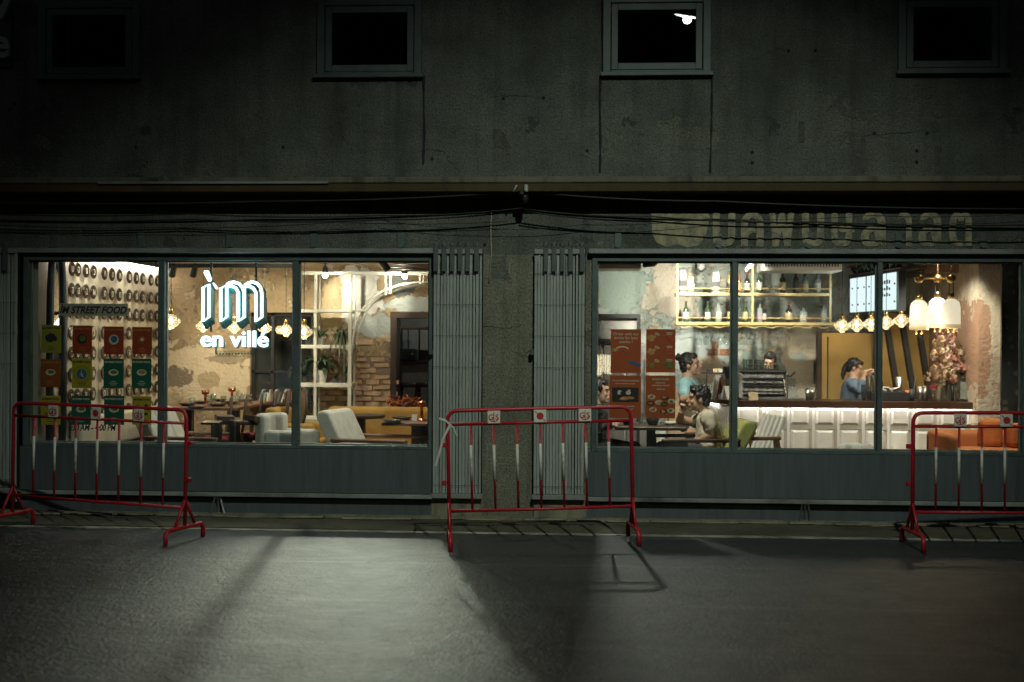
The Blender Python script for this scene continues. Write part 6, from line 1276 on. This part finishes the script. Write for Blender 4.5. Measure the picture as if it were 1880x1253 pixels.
# seated man, side on, hand at his mouth
y = 1.18; p_ = lambda px, py, dy=0.0: P(px, py, y + dy)
h = p_(1282, 733); neck = p_(1294, 757); sn = p_(1301, 768, -.17); sf = p_(1298, 768, .17); mid = p_(1302, 792); hip = V((p_(1300, 820).x, y, .54))
torso = ((neck,), [([neck, p_(1300, 772), mid, hip], [.06, .10, .105, .12]), ([sn, p_(1300, 768), sf], [.05, .08, .05])])
e_n = p_(1309, 798, -.20); w_n = p_(1289, 806, -.16); e_f = p_(1248, 772, .14); w_f = p_(1251, 757, .05)
arms = [([sn, e_n], [.052, .040]), ([e_n, w_n], [.040, .028]), ([sf, p_(1275, 775, .17), e_f], [.052, .046, .038]), ([e_f, w_f], [.040, .027])]
kn = [V((hip.x - .42, y + s_*.12, .50)) for s_ in (-1, 1)]; legs = [([V((hip.x, y + s_*.10, .53)), kn[i], V((hip.x - .44, y + s_*.12, .09)), V((hip.x - .56, y + s_*.13, .05))], [.09, .065, .045, .04]) for i, s_ in enumerate((-1, 1))]
shirt = ('shirt_beige', [([p_(1296, 762), p_(1300, 773), mid, hip], [.070, .118, .125, .135]), ([sn, p_(1300, 769), sf], [.062, .095, .062]), ([p_(1303, 797, -.09), p_(1303, 797, .09)], [.108, .108]), ([V((hip.x, y - .1, .56)), V((hip.x, y + .1, .56))], [.12, .12])])
person('person in beige shirt seated side on with hand at the mouth', (hip.x, y, 0), 'skin', h, (-1, -.10, .02), (-.05, 0, 1), torso, arms, legs, shirt, [([sn, sn.lerp(e_n, .55)], [.072, .066]), ([sf, sf.lerp(p_(1275, 775, .17), .9)], [.072, .064])], dict(spikes=46, seed=4), [(w_n, (-1, .2, -.1), (0, .3, -1), .5, 1), (w_f, (.25, -.15, 1), (-.2, -1, .1), 1.0, 1)])
# standing woman leaning on the table, looking right
y = 2.15; p_ = lambda px, py, dy=0.0: P(px, py, y + dy)
h = p_(1268, 670); neck = p_(1262, 694); sn = p_(1258, 706, -.16); sf = p_(1270, 704, .15); mid = p_(1258, 738); hip = p_(1252, 775)
torso = ((neck,), [([neck, p_(1261, 712), mid, hip], [.065, .10, .10, .125]), ([sn, p_(1263, 708), sf], [.05, .085, .05])])
e_n = p_(1254, 733, -.24); w_n = p_(1272, 727, -.30); e_f = p_(1282, 728, .05); w_f = p_(1270, 724, -.18)
arms = [([sn, e_n], [.046, .036]), ([e_n, w_n], [.036, .024]), ([sf, e_f], [.046, .034]), ([e_f, w_f], [.034, .024])]
legs = [([V((hip.x, y + s_*.08, hip.z - .05)), V((hip.x, y + s_*.09, .45)), V((hip.x - .02, y + s_*.09, .08)), V((hip.x + .08, y + s_*.09, .04))], [.085, .055, .04, .035]) for s_ in (-1, 1)]
shirt = ('shirt_teal', [([p_(1262, 700), p_(1261, 714), p_(1260, 728)], [.072, .118, .115]), ([sn, p_(1263, 709), sf], [.066, .095, .066])])
tw, L = person('person in turquoise shirt standing with folded arms, hair in a bun', (hip.x, y, 0), 'skin_pale', h, (.95, -.30, .10), (-.1, 0, 1), torso, arms, legs, shirt, [([sn, sn.lerp(e_n, .6)], [.064, .062]), ([sf, sf.lerp(e_f, .6)], [.064, .062])], dict(extra=[([(0, -.10, .075), (0, -.125, .085)], [.036, .030]), ([(.01, -.11, .11), (0, -.12, .12)], [.014, .008])], spikes=6, seed=9), [(w_n, (.6, -.2, .75), (0, -.2, 1), .5, 1), (w_f, (-.6, -.3, .2), (0, -.2, 1), .5, -1)])
ap = MB(); ap.capsule([p_(1258, 722, -.02), mid, hip, V((hip.x, y - .02, .55))], [.108, .122, .15, .17], 16); remeshed(ap, 'apron', 'apron_cream', tw, .011, 4)
# woman in black at the window corner, facing right
y = 1.2; p_ = lambda px, py, dy=0.0: P(px, py, y + dy)
h = p_(1101, 719); neck = p_(1094, 744); mid = p_(1088, 785); hip = V((p_(1086, 820).x, y, .55)); sn = p_(1092, 757, -.17); sf = p_(1092, 757, .17)
e_n = p_(1096, 790, -.2); w_n = p_(1122, 780, -.15); e_f = p_(1100, 785, .2); w_f = p_(1126, 777, .12)
legs = [([V((hip.x, y + s_*.10, .53)), V((hip.x + .40, y + s_*.11, .50)), V((hip.x + .42, y + s_*.11, .08)), V((hip.x + .52, y + s_*.11, .05))], [.085, .06, .042, .036]) for s_ in (-1, 1)]
person('person in black with dark tied hair seated at the window corner', (hip.x, y, 0), 'skin_pale', h, (1, -.12, -.02), (0, 0, 1), ((neck,), [([neck, p_(1091, 765), mid, hip], [.06, .11, .11, .13])]), [([sn, e_n, w_n], [.048, .038, .026]), ([sf, e_f, w_f], [.048, .038, .026])], legs, ('cloth_black', [([p_(1093, 751), p_(1091, 765), mid, hip], [.075, .135, .135, .15]), ([sn, sf], [.075, .075])]), [([sn, e_n, e_n.lerp(w_n, .85)], [.068, .056, .042]), ([sf, e_f, e_f.lerp(w_f, .85)], [.068, .056, .042])], dict(low=.05, extra=[([(0, -.09, -.03), (0, -.10, -.12)], [.04, .03])]), [(w_n, (1, 0, -.2), (0, 0, -1), .3, 1), (w_f, (1, 0, -.2), (0, 0, -1), .3, -1)], pants='cloth_black')
# worker behind the espresso machine
y = 4.15; p_ = lambda px, py, dy=0.0: P(px, py, y + dy)
h = p_(1413, 665); neck = p_(1416, 684); mid = p_(1417, 718); hip = p_(1417, 750); sn = p_(1402, 697); sf = p_(1431, 697)
person('person with dark hair bent behind the espresso machine', (hip.x, y, -.2), 'skin_pale', h, (-.35, -1, -.35), (0, -.3, 1), ((neck,), [([neck, p_(1417, 702), mid, hip], [.06, .10, .10, .12])]), [([sn, p_(1397, 722, -.05), p_(1404, 735, -.25)], [.045, .036, .026]), ([sf, p_(1436, 722, -.05), p_(1430, 735, -.25)], [.045, .036, .026])], [([V((hip.x + s_*.09, y, .6)), V((hip.x + s_*.09, y, .2)), V((hip.x + s_*.09, y - .03, -.15))], [.08, .055, .04]) for s_ in (-1, 1)], ('cloth_black', [([p_(1416, 690), p_(1417, 702), mid, hip], [.07, .12, .12, .135]), ([sn, sf], [.065, .065])]), [([sn, p_(1398, 716, -.03)], [.062, .055]), ([sf, p_(1435, 716, -.03)], [.062, .055])], dict(low=.04, extra=[([(.0, -.09, .0), (.0, -.10, -.12)], [.045, .03])]), [], k=.9)
# worker with ponytail in a denim shirt, reaching right
y = 4.2; p_ = lambda px, py, dy=0.0: P(px, py, y + dy)
h = p_(1570, 676); neck = p_(1566, 695); mid = p_(1562, 728); hip = p_(1562, 760); sn = p_(1565, 707, -.14); sf = p_(1568, 706, .13); e_n = p_(1580, 716, -.25); w_n = p_(1589, 683, -.28); e_f = p_(1588, 712, .1); w_f = p_(1600, 684, -.05)
person('person with black ponytail in denim shirt reaching over the bar', (hip.x, y, -.2), 'skin_pale', h, (.93, -.25, -.30), (.1, 0, 1), ((neck,), [([neck, p_(1564, 710), mid, hip], [.055, .095, .095, .12])]), [([sn, e_n], [.045, .036]), ([e_n, w_n], [.035, .025]), ([sf, e_f, w_f], [.045, .036, .025])], [([V((hip.x, y + s_*.09, .6)), V((hip.x, y + s_*.09, .2)), V((hip.x, y + s_*.09, -.15))], [.08, .055, .04]) for s_ in (-1, 1)], ('denim', [([p_(1566, 700), p_(1564, 711), mid, hip], [.068, .116, .118, .135]), ([sn, sf], [.064, .064])]), [([sn, e_n, e_n.lerp(w_n, .45)], [.062, .052, .046]), ([sf, e_f], [.06, .052])], dict(extra=[([(0, -.10, .03), (0, -.125, -.04), (0, -.12, -.13), (0, -.10, -.19)], [.034, .036, .030, .014])]), [(w_n, (.8, -.2, .4), (.3, 0, -1), .6, 1), (w_f, (.8, -.3, .3), (.3, 0, -1), .6, -1)], k=.9)
